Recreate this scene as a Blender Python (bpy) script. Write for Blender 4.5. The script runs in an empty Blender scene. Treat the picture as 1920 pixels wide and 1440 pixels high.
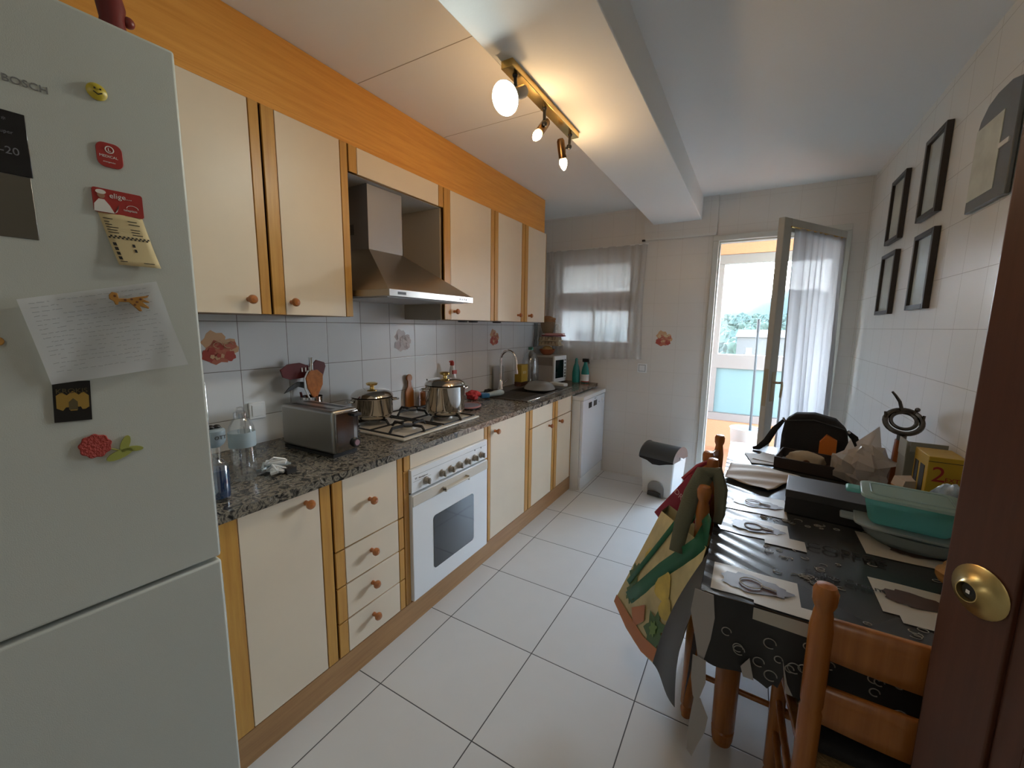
import bpy, math, random
from mathutils import Vector, Matrix
random.seed(7)
PI=math.pi
SC=bpy.context.scene; COL=SC.collection
# ------------------------------------------------------------------ materials
def new_mat(name):
    m=bpy.data.materials.new(name); m.use_nodes=True
    nt=m.node_tree; b=nt.nodes['Principled BSDF']; return m,nt,b
def mat(name,col,rough=.5,metal=0,spec=None,bump=0,bscale=40,vary=0,vscale=8,trans=0,coat=0,emit=None,es=0,sheen=0,ior=None,vstretch=(1,1,1)):
    m,nt,b=new_mat(name)
    b.inputs['Base Color'].default_value=(*col,1); b.inputs['Roughness'].default_value=rough
    b.inputs['Metallic'].default_value=metal
    if spec is not None: b.inputs['Specular IOR Level'].default_value=spec
    if trans: b.inputs['Transmission Weight'].default_value=trans
    if ior: b.inputs['IOR'].default_value=ior
    if coat: b.inputs['Coat Weight'].default_value=coat; b.inputs['Coat Roughness'].default_value=.08
    if emit: b.inputs['Emission Color'].default_value=(*emit,1); b.inputs['Emission Strength'].default_value=es
    if bump or vary:
        tc=nt.nodes.new('ShaderNodeTexCoord')
        mp=nt.nodes.new('ShaderNodeMapping'); mp.inputs['Scale'].default_value=vstretch
        nt.links.new(tc.outputs['Object'],mp.inputs['Vector'])
    if vary:
        n=nt.nodes.new('ShaderNodeTexNoise'); n.inputs['Scale'].default_value=vscale; n.inputs['Detail'].default_value=4
        nt.links.new(mp.outputs[0],n.inputs['Vector'])
        r=nt.nodes.new('ShaderNodeValToRGB')
        r.color_ramp.elements[0].position=.3; r.color_ramp.elements[1].position=.7
        r.color_ramp.elements[0].color=(*[max(0,c*(1-vary)) for c in col],1)
        r.color_ramp.elements[1].color=(*[min(1,c*(1+vary)) for c in col],1)
        nt.links.new(n.outputs[0],r.inputs[0]); nt.links.new(r.outputs[0],b.inputs['Base Color'])
    if bump:
        n2=nt.nodes.new('ShaderNodeTexNoise'); n2.inputs['Scale'].default_value=bscale; n2.inputs['Detail'].default_value=3
        nt.links.new(mp.outputs[0],n2.inputs['Vector'])
        bp=nt.nodes.new('ShaderNodeBump'); bp.inputs['Strength'].default_value=bump; bp.inputs['Distance'].default_value=.01
        nt.links.new(n2.outputs[0],bp.inputs['Height']); nt.links.new(bp.outputs[0],b.inputs['Normal'])
    return m
def tile_mat(name,axes,off,pitch,gw,col,gcol,rough,vary=.03,gbump=.4):
    """grid of tiles laid in world position; axes e.g. 'yz'"""
    m,nt,b=new_mat(name); N=nt.nodes; Lk=nt.links
    geo=N.new('ShaderNodeNewGeometry'); sep=N.new('ShaderNodeSeparateXYZ'); Lk.new(geo.outputs['Position'],sep.inputs[0])
    def mth(op,a,bv=None,c=None):
        n=N.new('ShaderNodeMath'); n.operation=op
        for i,v in enumerate((a,bv,c)):
            if v is None: continue
            if isinstance(v,(int,float)): n.inputs[i].default_value=v
            else: Lk.new(v,n.inputs[i])
        return n.outputs[0]
    ds=[];ids=[]
    for i,ax in enumerate(axes):
        s=mth('DIVIDE',mth('SUBTRACT',sep.outputs['xyz'.index(ax)],off[i]),pitch[i])
        ids.append(mth('FLOOR',s))
        fr=mth('FRACT',s); d=mth('MULTIPLY',mth('MINIMUM',fr,mth('SUBTRACT',1.0,fr)),pitch[i]); ds.append(d)
    d=mth('MINIMUM',ds[0],ds[1])
    mask=mth('LESS_THAN',d,gw/2)
    cmb=N.new('ShaderNodeCombineXYZ'); Lk.new(ids[0],cmb.inputs[0]); Lk.new(ids[1],cmb.inputs[1])
    wn=N.new('ShaderNodeTexWhiteNoise'); wn.noise_dimensions='3D'; Lk.new(cmb.outputs[0],wn.inputs['Vector'])
    ns=N.new('ShaderNodeTexNoise'); ns.inputs['Scale'].default_value=9; ns.inputs['Detail'].default_value=5; Lk.new(geo.outputs['Position'],ns.inputs['Vector'])
    f=mth('ADD',mth('MULTIPLY',wn.outputs[0],.5),mth('MULTIPLY',ns.outputs[0],.5))
    r=N.new('ShaderNodeMapRange'); Lk.new(f,r.inputs[0]); r.inputs[3].default_value=1-vary; r.inputs[4].default_value=1+vary
    vm=N.new('ShaderNodeVectorMath'); vm.operation='SCALE'; vm.inputs[0].default_value=col; Lk.new(r.outputs[0],vm.inputs['Scale'])
    mx=N.new('ShaderNodeMix'); mx.data_type='RGBA'; Lk.new(mask,mx.inputs[0]); Lk.new(vm.outputs[0],mx.inputs[6]); mx.inputs[7].default_value=(*gcol,1)
    Lk.new(mx.outputs[2],b.inputs['Base Color'])
    rr=N.new('ShaderNodeMapRange'); Lk.new(mask,rr.inputs[0]); rr.inputs[3].default_value=rough; rr.inputs[4].default_value=.9
    Lk.new(rr.outputs[0],b.inputs['Roughness'])
    sm=N.new('ShaderNodeMapRange'); sm.interpolation_type='SMOOTHSTEP'; Lk.new(d,sm.inputs[0]); sm.inputs[1].default_value=0; sm.inputs[2].default_value=gw*1.6
    bp=N.new('ShaderNodeBump'); bp.inputs['Strength'].default_value=gbump; bp.inputs['Distance'].default_value=.002
    Lk.new(sm.outputs[0],bp.inputs['Height']); Lk.new(bp.outputs[0],b.inputs['Normal'])
    return m
def wood_mat(name,c1,c2,rough=.4,axis='z',scale=1.0):
    m,nt,b=new_mat(name); N=nt.nodes; Lk=nt.links
    tc=N.new('ShaderNodeTexCoord'); mp=N.new('ShaderNodeMapping')
    st={'x':(2,40,40),'y':(40,2,40),'z':(40,40,2)}[axis]; mp.inputs['Scale'].default_value=[s*scale for s in st]
    Lk.new(tc.outputs['Object'],mp.inputs[0])
    n=N.new('ShaderNodeTexNoise'); n.inputs['Scale'].default_value=1.6; n.inputs['Detail'].default_value=6; n.inputs['Roughness'].default_value=.65
    Lk.new(mp.outputs[0],n.inputs['Vector'])
    r=N.new('ShaderNodeValToRGB'); r.color_ramp.elements[0].position=.32; r.color_ramp.elements[1].position=.68
    r.color_ramp.elements[0].color=(*c1,1); r.color_ramp.elements[1].color=(*c2,1)
    Lk.new(n.outputs[0],r.inputs[0]); Lk.new(r.outputs[0],b.inputs['Base Color'])
    b.inputs['Roughness'].default_value=rough
    bp=N.new('ShaderNodeBump'); bp.inputs['Strength'].default_value=.08; bp.inputs['Distance'].default_value=.002
    Lk.new(n.outputs[0],bp.inputs['Height']); Lk.new(bp.outputs[0],b.inputs['Normal'])
    return m
def granite_mat():
    m,nt,b=new_mat('granite'); N=nt.nodes; Lk=nt.links
    tc=N.new('ShaderNodeTexCoord')
    n=N.new('ShaderNodeTexNoise'); n.inputs['Scale'].default_value=26; n.inputs['Detail'].default_value=3; n.inputs['Distortion'].default_value=2.2
    Lk.new(tc.outputs['Object'],n.inputs['Vector'])
    r=N.new('ShaderNodeValToRGB'); cr=r.color_ramp
    cr.elements[0].position=.36; cr.elements[0].color=(.018,.017,.016,1)
    cr.elements[1].position=.47; cr.elements[1].color=(.11,.10,.085,1)
    for p,c in ((.54,(.30,.26,.20)),(.60,(.075,.07,.062)),(.70,(.40,.37,.32))):
        e=cr.elements.new(p); e.color=(*c,1)
    Lk.new(n.outputs[0],r.inputs[0]); Lk.new(r.outputs[0],b.inputs['Base Color']); b.inputs['Roughness'].default_value=.22
    return m
def seethru(name,col,alpha,rough=.05,kind='glossy',translucent=False,spec_col=(1,1,1)):
    """alpha=share of light that passes straight through"""
    m=bpy.data.materials.new(name); m.use_nodes=True; nt=m.node_tree; N=nt.nodes; N.clear(); Lk=nt.links
    out=N.new('ShaderNodeOutputMaterial'); tr=N.new('ShaderNodeBsdfTransparent'); tr.inputs[0].default_value=(*spec_col,1)
    mx=N.new('ShaderNodeMixShader'); mx.inputs[0].default_value=1-alpha
    if kind=='glossy': s=N.new('ShaderNodeBsdfGlossy'); s.inputs['Roughness'].default_value=rough; s.inputs[0].default_value=(*col,1); so=s.outputs[0]
    else:
        d=N.new('ShaderNodeBsdfPrincipled'); d.inputs['Base Color'].default_value=(*col,1); d.inputs['Roughness'].default_value=rough
        t=N.new('ShaderNodeBsdfTranslucent'); t.inputs[0].default_value=(*col,1)
        m2=N.new('ShaderNodeMixShader'); m2.inputs[0].default_value=.5 if translucent else .15
        Lk.new(d.outputs[0],m2.inputs[1]); Lk.new(t.outputs[0],m2.inputs[2]); so=m2.outputs[0]
    Lk.new(tr.outputs[0],mx.inputs[1]); Lk.new(so,mx.inputs[2]); Lk.new(mx.outputs[0],out.inputs[0])
    return m
CREAM=mat('cream_laminate',(.76,.65,.50),.42,vary=.04,vscale=3)
WOODV=wood_mat('orange_oak_vertical',(.48,.23,.05),(.61,.335,.078),.38,'z')
WOODH=wood_mat('orange_oak_lengthwise',(.66,.285,.045),(.79,.38,.075),.42,'y')
PLINTHM=wood_mat('oak_plinth',(.33,.17,.07),(.43,.24,.10),.45,'y')
KNOB=mat('turned_knob_wood',(.40,.13,.03),.28,vary=.2,vscale=60,coat=.4)
GRAN=granite_mat()
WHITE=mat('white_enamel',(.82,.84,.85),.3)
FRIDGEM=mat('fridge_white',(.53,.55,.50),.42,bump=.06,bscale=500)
CEILM=mat('ceiling_paint',(.78,.79,.78),.9,bump=.05,bscale=60)
CEILB=mat('ceiling_board',(.76,.73,.68),.85,bump=.03,bscale=40)
STEEL=mat('brushed_steel',(.42,.41,.39),.3,1,bump=.05,bscale=300)
HOODM=mat('hood_steel',(.36,.34,.31),.36,1,bump=.03,bscale=300)
CHROME=mat('chrome',(.75,.75,.75),.08,1)
POTM=mat('polished_pot_steel',(.62,.58,.52),.1,1)
BRASS=mat('brass',(.72,.50,.18),.22,1)
DKBRASS=mat('antique_brass',(.16,.09,.04),.3,1)
BLACK=mat('black_plastic',(.012,.012,.013),.4)
IRON=mat('black_enamel_iron',(.01,.01,.01),.45)
BLKFAB=mat('black_nylon',(.012,.012,.014),.8,bump=.3,bscale=300)
DGREY=mat('dark_grey_plastic',(.045,.05,.055),.38)
GAP=mat('shadow_gap_brown',(.05,.022,.008),.8)
CHAIRW=wood_mat('varnished_pine',(.30,.095,.020),(.42,.155,.032),.25,'z',.6)
DOORW=wood_mat('dark_sapele',(.085,.028,.014),(.12,.04,.02),.35,'z',.7)
GLASSP=seethru('window_glass',(.9,.95,1),.95,.02)
BOTTLE=seethru('clear_bottle_plastic',(.75,.8,.85),.72,.08)
SHEER=seethru('sheer_curtain',(.74,.72,.70),.34,.8,'diff',True)
SHEER2=seethru('leaf_sheer',(.42,.42,.43),.012,.8,'diff',True)
FROST=seethru('frosted_balcony_glass',(.17,.22,.215),.03,.4,'diff',True)
PBAG=seethru('thin_plastic_bag',(.78,.72,.66),.18,.22,'diff',True)
SALMON=mat('salmon_render',(.34,.15,.075),.9,bump=.2,bscale=80)
PVCW=mat('white_window_frame',(.72,.71,.68),.45)
FRAMEW=mat('painted_door_frame',(.62,.62,.57),.5)
PAPER=mat('white_paper',(.66,.66,.65),.8,vary=.04,vscale=20)
PAPERW=mat('yellowish_paper',(.62,.50,.27),.8)
RED=mat('red_print',(.36,.028,.022),.45)
INK=mat('black_ink',(.015,.013,.012),.6)
WHITEINK=mat('white_print',(.75,.72,.66),.6)
GREYINK=mat('grey_print',(.2,.2,.2),.6)
FLOORM=tile_mat('floor_tiles','xy',(.1243,1.1800),(.45,.45),.0042,(.66,.66,.65),(.09,.09,.09),.34,.06,.3)
WALLL=tile_mat('wall_tiles_left','yz',(1.550,1.224),(.216,.212),.0028,(.74,.76,.78),(.20,.19,.18),.22,.02,.2)
WALLB=tile_mat('wall_tiles_back','xz',(.512,1.033),(.2045,.2045),.0018,(.72,.69,.65),(.60,.56,.51),.3,.01,.06)
WALLR=tile_mat('wall_tiles_right','yz',(2.168,1.031),(.1985,.2057),.0018,(.73,.725,.69),(.45,.43,.39),.3,.01,.08)
# ------------------------------------------------------------------ mesh tools
class MB:
    def __init__(s): s.v=[];s.f=[];s.m=[]
    def add(s,vs,fs,m=0,M=None):
        o=len(s.v); s.v+=[(M@Vector(v)) if M else Vector(v) for v in vs]
        for f in fs: s.f.append([i+o for i in f]); s.m.append(m)
        return s
    def box(s,x0,x1,y0,y1,z0,z1,m=0,M=None):
        vs=[(x,y,z) for z in(z0,z1) for y in(y0,y1) for x in(x0,x1)]
        return s.add(vs,[(0,2,3,1),(4,5,7,6),(0,1,5,4),(2,6,7,3),(0,4,6,2),(1,3,7,5)],m,M)
    def lathe(s,prof,c=(0,0,0),n=28,m=0,M=None,ax=None):
        """profile of (radius,height) turned about z, or about direction ax"""
        T=Matrix.Translation(Vector(c))
        if ax is not None: T=T@Vector((0,0,1)).rotation_difference(Vector(ax).normalized()).to_matrix().to_4x4()
        if M: T=M@T
        vs=[];fs=[];k=len(prof)
        for i in range(n):
            a=2*PI*i/n
            for r,z in prof: vs.append((r*math.cos(a),r*math.sin(a),z))
        for i in range(n):
            j=(i+1)%n
            for q in range(k-1): fs.append((i*k+q,j*k+q,j*k+q+1,i*k+q+1))
        if prof[0][0]>1e-5: fs.append([i*k for i in range(n)][::-1])
        if prof[-1][0]>1e-5: fs.append([i*k+k-1 for i in range(n)])
        return s.add(vs,fs,m,T)
    def cyl(s,p0,p1,r0,r1=None,n=16,m=0,M=None):
        r1=r0 if r1 is None else r1; p0=Vector(p0);p1=Vector(p1); L=(p1-p0).length
        return s.lathe([(r0,0),(r1,L)],p0,n,m,M,ax=(p1-p0))
    def tube(s,pts,r,n=8,m=0,M=None,closed=False,flat=1.0,upv=None):
        P=[Vector(p) for p in pts]; k=len(P); rs=r if isinstance(r,(list,tuple)) else [r]*k
        vs=[];fs=[];prev=None
        for i in range(k):
            a=P[(i-1)%k] if (closed or i>0) else P[i]; b=P[(i+1)%k] if (closed or i<k-1) else P[i]
            t=(b-a).normalized()
            u=Vector(upv) if upv else (prev if prev is not None else (Vector((0,0,1)) if abs(t.z)<.9 else Vector((1,0,0))))
            u=(u-t*u.dot(t)); u=u.normalized() if u.length>1e-6 else t.orthogonal().normalized()
            w=t.cross(u); prev=u
            for j in range(n):
                an=2*PI*j/n; vs.append(P[i]+u*math.cos(an)*rs[i]+w*math.sin(an)*rs[i]*flat)
        for i in range(k if closed else k-1):
            i2=(i+1)%k
            for j in range(n): fs.append((i*n+j,i*n+(j+1)%n,i2*n+(j+1)%n,i2*n+j))
        if not closed: fs.append(list(range(n))[::-1]); fs.append([(k-1)*n+j for j in range(n)])
        return s.add(vs,fs,m,M)
    def ball(s,c,r,n=20,m=0,M=None,k=12):
        r=(r,r,r) if isinstance(r,(int,float)) else r
        T=Matrix.Translation(Vector(c))@Matrix.Diagonal((*r,1))
        if M: T=M@T
        return s.lathe([(math.sin(PI*i/k)+(0 if 0<i<k else 0),-math.cos(PI*i/k)) for i in range(k+1)],(0,0,0),n,m,T)
    def prism(s,pts,thick,m=0,M=None):
        """flat polygon (3D points) given thickness vector"""
        P=[Vector(p) for p in pts]; k=len(P); t=Vector(thick)
        vs=P+[p+t for p in P]
        fs=[list(range(k))[::-1],[k+i for i in range(k)]]+[(i,(i+1)%k,k+(i+1)%k,k+i) for i in range(k)]
        return s.add(vs,fs,m,M)
    def grid(s,fn,nu,nv,m=0,M=None,thick=None):
        vs=[Vector(fn(i/nu,j/nv)) for i in range(nu+1) for j in range(nv+1)]
        fs=[(i*(nv+1)+j,(i+1)*(nv+1)+j,(i+1)*(nv+1)+j+1,i*(nv+1)+j+1) for i in range(nu) for j in range(nv)]
        mm=m if not callable(m) else None
        o=len(s.f); s.add(vs,fs,mm or 0,M)
        if callable(m):
            q=0
            for i in range(nu):
                for j in range(nv): s.m[o+q]=m(i/nu,j/nv); q+=1
        return s
    def text(s,t,size,o,xd,yd,depth=.0006,m=0,M=None,align='LEFT'):
        cu=bpy.data.curves.new('t','FONT'); cu.body=t; cu.size=size; cu.extrude=depth/2; cu.align_x=align; cu.resolution_u=3
        ob=bpy.data.objects.new('t',cu); COL.objects.link(ob); bpy.context.view_layer.update()
        me=bpy.data.meshes.new_from_object(ob.evaluated_get(bpy.context.evaluated_depsgraph_get()))
        xd=Vector(xd).normalized(); yd=Vector(yd); yd=(yd-xd*yd.dot(xd)).normalized(); zd=xd.cross(yd)
        R=Matrix((xd,yd,zd)).transposed().to_4x4(); T=Matrix.Translation(Vector(o)+zd*depth/2)@R
        if M: T=M@T
        s.add([v.co for v in me.vertices],[list(p.vertices) for p in me.polygons],m,T)
        bpy.data.objects.remove(ob); bpy.data.curves.remove(cu); bpy.data.meshes.remove(me); return s
    def build(s,name,mats,parent=None,bevel=0,seg=2,sharp=40,world=False,solid=0,sub=0):
        me=bpy.data.meshes.new(name)
        vs=s.v
        if world and parent is not None:
            W=Matrix.Identity(4); p=parent
            while p: W=p.matrix_basis@W; p=p.parent
            Wi=W.inverted(); vs=[Wi@v for v in vs]
        me.from_pydata([tuple(v) for v in vs],[],s.f); me.update()
        mats=mats if isinstance(mats,(list,tuple)) else [mats]
        for q in mats: me.materials.append(q)
        for p,i in zip(me.polygons,s.m): p.material_index=i; p.use_smooth=True
        me.set_sharp_from_angle(angle=math.radians(sharp))
        o=bpy.data.objects.new(name,me); COL.objects.link(o)
        if parent: o.parent=parent
        if bevel:
            b=o.modifiers.new('b','BEVEL'); b.width=bevel; b.segments=seg; b.limit_method='ANGLE'; b.angle_limit=math.radians(35); b.harden_normals=False
        if solid:
            b=o.modifiers.new('s','SOLIDIFY'); b.thickness=solid; b.offset=0
        if sub:
            b=o.modifiers.new('u','SUBSURF'); b.levels=sub; b.render_levels=sub
        return o
def tag(o,label,cat,group=None,kind=None):
    o['label']=label; o['category']=cat
    if group: o['group']=group
    if kind: o['kind']=kind
    return o
def thing(name,label,cat,loc=(0,0,0),rz=0,group=None,rot=None):
    o=bpy.data.objects.new(name,None); COL.objects.link(o); o.location=loc
    o.rotation_euler=rot if rot else (0,0,math.radians(rz)); o.empty_display_size=.05
    return tag(o,label,cat,group)
def struct(o,label=None):
    o['kind']='structure'
    if label: o['label']=label
    return o
def copy_tree(o,parent=None):
    c=o.copy(); COL.objects.link(c); c.parent=parent
    for ch in list(o.children): copy_tree(ch,c)
    return c
def B(x0,x1,y0,y1,z0,z1): return MB().box(x0,x1,y0,y1,z0,z1)
# ------------------------------------------------------------------ camera
cam=bpy.data.cameras.new('cam'); co=bpy.data.objects.new('camera',cam); COL.objects.link(co); SC.camera=co
ya,pi_,ro=-0.5265,-0.1421,0.0134; F=768.99
fwd=Vector((math.sin(ya)*math.cos(pi_),math.cos(ya)*math.cos(pi_),math.sin(pi_))); rt=Vector((math.cos(ya),-math.sin(ya),0)); up=rt.cross(fwd)
r2=rt*math.cos(ro)+up*math.sin(ro); u2=-rt*math.sin(ro)+up*math.cos(ro)
co.matrix_world=Matrix.Translation((1.3034,.1727,1.4349))@Matrix((r2,u2,-fwd)).transposed().to_4x4()
cam.sensor_fit='HORIZONTAL'; cam.sensor_width=36; cam.lens=F/1920*36; cam.clip_start=.02; cam.clip_end=600
# ------------------------------------------------------------------ room shell
XL,XR,YB,YN=-.62,1.9556,4.066,-.9
ZC,ZL,ZB=2.505,2.485,2.3253
struct(B(XL-.15,XR+.15,YN-.1,YB+.17,-.1,0).build('floor',FLOORM),'large pale grey floor tiles')
struct(B(.8576,XR+.15,YN,YB+.17,ZC,ZC+.1).build('ceiling',CEILM),'painted ceiling right of the beam')
c2=MB().box(XL-.15,.4687,YN,YB+.17,ZL,ZL+.12)
struct(c2.build('ceiling',CEILB),'boarded ceiling left of the beam')
tb=MB()
for y in (1.535,2.13): tb.box(-.3,.468,y,y+.003,ZL-.0008,ZL)
struct(tb.build('trim_1',mat('ceiling_joint',(.40,.34,.27),.9)),'thin board joint across the left ceiling')
struct(B(.4687,.8576,YN,YB+.17,ZB,ZC+.1).build('trim_2',CEILM,bevel=.004),'boxed ceiling beam running toward the back wall')
struct(B(XL-.15,XL,YN,YB+.17,0,ZC+.1).build('wall_left',WALLL),'white tiled wall behind the worktop')
struct(B(XR,XR+.15,YN,YB+.17,0,ZC+.1).build('wall_right',WALLR),'tiled wall beside the table')
struct(B(XL-.15,XR+.15,YN-.12,YN,0,ZC+.1).build('wall_near',mat('hall_paint',(.6,.57,.5),.9)))
wb=MB(); WX0,WX1,WZ0,WZ1=-.44,.30,1.26,2.06; DX0,DX1,DZ1=.955,1.86,2.19
y0,y1=YB,YB+.17
for a in ((XL,WX0,0,ZC+.1),(WX0,WX1,0,WZ0),(WX0,WX1,WZ1,ZC+.1),(WX1,DX0,0,ZC+.1),(DX0,DX1,DZ1,ZC+.1),(DX1,XR,0,ZC+.1)):
    wb.box(a[0],a[1],y0,y1,a[2],a[3])
struct(wb.build('wall_back',WALLB),'tiled back wall with window and balcony door')
struct(B(.392,.978,YB-.022,YB,2.2,ZC).build('trim_3',WALLB),'shallow boxed section above the rail')
struct(B(.385,.976,YB-.036,YB-.0225,2.192,2.209).build('trim_4',PVCW),'slim white rail beside the balcony door head')
struct(B(.385,.41,YB-.058,YB-.0355,2.185,2.1995).build('trim_5',BLACK),'small dark end of the rail')
# ------------------------------------------------------------------ floral tiles
def flower(name,pos,axis,label,pale=0):
    cols=[(.62,.38,.22),(.50,.16,.10),(.42,.07,.05),(.66,.50,.30)]
    if pale: cols=[(.46,.38,.35),(.50,.40,.37),(.40,.30,.28),(.55,.47,.42)]
    ms=[mat(name+'_ink',c,.35) for c in cols]
    b=MB(); rnd=random.Random(hash(label)%97 if 0 else len(label))
    def P(u,v,w):
        return (XL+w,pos[0]+u,pos[1]+v) if axis=='L' else (pos[0]+u,YB-w,pos[1]+v)
    def petal(cu,cv,r,m,w):
        n=14; pts=[]
        for i in range(n):
            a=2*PI*i/n; rr=r*(1+.16*math.sin(5*a+cu*90)); pts.append(P(cu+rr*math.cos(a),cv+rr*math.sin(a),w))
        if axis!='L': pts=pts[::-1]
        b.prism(pts,(-.0004,0,0) if axis=='L' else (0,.0004,0),m)
    w=.0006
    for cu,cv,r,m in ((-.02,.025,.045,0),(.03,.0,.04,0),(-.01,-.02,.048,1),(.035,-.035,.022,2),(-.045,-.03,.026,2),(.045,.01,.018,1)):
        petal(cu,cv,r,m,w); w+=.0004
    for _ in range(12):
        petal(rnd.uniform(-.045,.045),rnd.uniform(-.04,.035),rnd.uniform(.006,.014),rnd.choice([0,1,2,3]),w); w+=.0002
    for t in (-.01,.03):
        pts=[P(t+.017*math.cos(a),.012+.013*math.sin(a),w) for a in [i*.5 for i in range(11)]]
        b.tube(pts,.0012,5,3)
    tag(b.build(name,ms),label,'wall tile print')
flower('floral_tile_print',(1.045,1.325),'L','peach and red flower print on the wall tile beside the fridge')
flower('floral_tile_print',(2.09,1.33),'L','faded grey-pink flower print on the wall tile behind the hob',1)
flower('floral_tile_print',(3.17,1.33),'L','small red flower print on the wall tile above the tap')
flower('floral_tile_print',(.615,1.335),'B','orange and red flower print on the back wall above the light switch')
# ------------------------------------------------------------------ base cabinets
KP=[(0.0,0),(.009,0),(.0085,.006),(.0075,.014),(.012,.02),(.0165,.026),(.0165,.032),(.012,.038),(.0,.040)]
def knob(parent,x,y,z,world=True):
    b=MB().lathe(KP,(x,y,z),20,ax=(1,0,0)); return b.build('knob',KNOB,parent,world=world)
ZD,ZT=.118,.853
def front(name,parent,y0,y1,c0,c1,z0,z1,kn=None,x=0.,stiles=True):
    """door or drawer front: cream panel between two oak stiles"""
    b=MB()
    g=.0015
    if stiles:
        if c0-y0>.004: b.box(x-.02,x+.001,y0+.003,c0-g,z0+g,z1-g)
        if y1-c1>.004: b.box(x-.02,x+.001,c1+g,y1-.003,z0+g,z1-g)
    b.box(x-.021,x-.006,y0+.003,y1-.003,z0+g,z1-g)
    f=b.build(name,WOODV,parent,world=True,bevel=.0012,seg=1)
    MB().box(x-.006,x,c0+g,c1-g,z0+g,z1-g).build('cream_panel',CREAM,f,world=True,bevel=.001,seg=1)
    if kn: knob(f,x,kn[0],kn[1])
    return f
def carcass(parent,y0,y1,z0,z1,x0=XL+.01,x1=-.024):
    return MB().box(x0,x1,y0+.001,y1-.001,z0,z1).build('carcass',[GAP],parent,world=True)
def cab(name,label,y,cat='cabinet',z=ZD,x=0): return thing(name,label,cat,(x,y,z))
c=cab('base_cabinet','narrow cream base cabinet with oak stiles, next to the fridge',.9)
carcass(c,.70,1.088,ZD,ZT); front('door',c,.70,1.088,.768,1.042,ZD,ZT,(.99,.81))
c=cab('drawer_cabinet','cream four-drawer unit under the toaster, left of the oven',1.27)
carcass(c,1.092,1.452,ZD,ZT)
for za,zb,kz in ((.567,ZT,.722),(.416,.564,.498),(.265,.413,.351),(ZD,.262,.204)):
    front('drawer',c,1.092,1.452,1.137,1.418,za,zb,(1.264,kz))
c=cab('oven_housing','oak-framed cabinet with cream strip holding the oven',1.79)
b=MB().box(XL+.01,-.03,1.456,1.475,ZD,ZT).box(XL+.01,-.03,2.115,2.134,ZD,ZT).box(XL+.01,-.03,1.475,2.115,ZD,ZD+.004).box(XL+.01,XL+.014,1.475,2.115,ZD+.004,ZT)
b.build('carcass',GAP,c,world=True)
front('top_panel',c,1.456,2.134,1.497,2.10,.775,ZT)
for a_ in (1.456,2.108): MB().box(-.02,.0,a_,a_+(.031 if a_<2 else .026),ZD,.775).build('stile',WOODV,c,world=True,bevel=.001)
c=cab('base_cabinet','wide cream base cabinet just right of the oven',2.4)
carcass(c,2.138,2.66,ZD,ZT); front('door',c,2.138,2.66,2.169,2.611,ZD,ZT,(2.215,.80))
c=cab('sink_cabinet','cream double-door cabinet under the sink, beside the dishwasher',3.05)
carcass(c,2.664,3.452,ZD,.70)
front('door',c,2.664,3.095,2.713,3.053,ZD,.708,(2.99,.672)); front('false_drawer',c,2.664,3.095,2.713,3.053,.711,ZT)
front('door',c,3.10,3.455,3.152,3.44,ZD,.708,(3.185,.672)); front('false_drawer',c,3.10,3.455,3.152,3.44,.711,ZT)
struct(MB().box(-.02,.0,.66,3.455,0.0,ZD-.002).build('baseboard_left',PLINTHM),'oak plinth under the base cabinets')
# ------------------------------------------------------------------ worktop
ZW=.883
w=MB()
SX0,SX1,SY0,SY1=-.56,-.075,2.77,3.62   # sink cut-out
bx0,bx1,by0,by1=-.44,-.12,3.13,3.44
for a in ((XL,.02,.70,by0),(XL,bx0,by0,by1),(bx1,.02,by0,by1),(XL,.02,by1,YB)): w.box(a[0],a[1],a[2],a[3],ZT,ZW)
tag(w.build('worktop',GRAN),'mottled grey and beige granite worktop over the base cabinets','worktop')
# ------------------------------------------------------------------ sink and tap
t=thing('sink','dark grey inset sink with ribbed drainer','sink',(-.3,3.2,ZW))
sinkm=mat('dark_sink_composite',(.055,.052,.05),.35)
b=MB(); Z=ZW
for a in ((SX0,SX1,SY0,by0),(SX0,bx0,by0,by1),(bx1,SX1,by0,by1),(SX0,SX1,by1,SY1)): b.box(a[0],a[1],a[2],a[3],Z,Z+.006)
for k in range(9): b.box(-.42,-.15,SY0+.04+k*.036,SY0+.052+k*.036,Z+.006,Z+.009)
b.build('drainer',sinkm,t,world=True,bevel=.002)
b=MB().box(bx0,bx1,by0,by1,Z-.16,Z-.155)
for a in ((bx0,bx0+.004,by0,by1),(bx1-.004,bx1,by0,by1),(bx0,bx1,by0,by0+.004),(bx0,bx1,by1-.004,by1)): b.box(*a,Z-.16,Z+.001)
b.build('bowl',sinkm,t,world=True)
MB().box(SX1-.002,SX1+.008,SY0,SY1,Z,Z+.008).build('chrome_edge',CHROME,t,world=True,bevel=.002)
MB().lathe([(0,0),(.03,0),(.035,.003),(.02,.003),(0,.001)],(-.28,3.35,Z-.155),20).build('drain',CHROME,t,world=True)
t=thing('tap','tall chrome swan-neck tap with side lever','tap',(-.53,3.13,ZW+.006))
MB().lathe([(.026,0),(.026,.012),(.02,.02),(.019,.07),(.012,.085)],(0,0,0),20).build('base',CHROME,t)
pts=[(0,0,.08)]+[(.0,0,.10+.02*i) for i in range(8)]
pts+=[(.075-.075*math.cos(a),.0,.25+.085*math.sin(a)) for a in [PI*i/10 for i in range(1,11)]]+[(.152,0,.20),(.155,0,.17)]
MB().tube(pts,[.011]*len(pts),12).build('spout',CHROME,t)
MB().cyl((.155,0,.175),(.157,0,.145),.014,n=14).build('aerator',CHROME,t)
MB().tube([(.0,.015,.04),(.01,.045,.055),(.03,.085,.085)],[.009,.007,.006],8).build('lever',CHROME,t)
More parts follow.
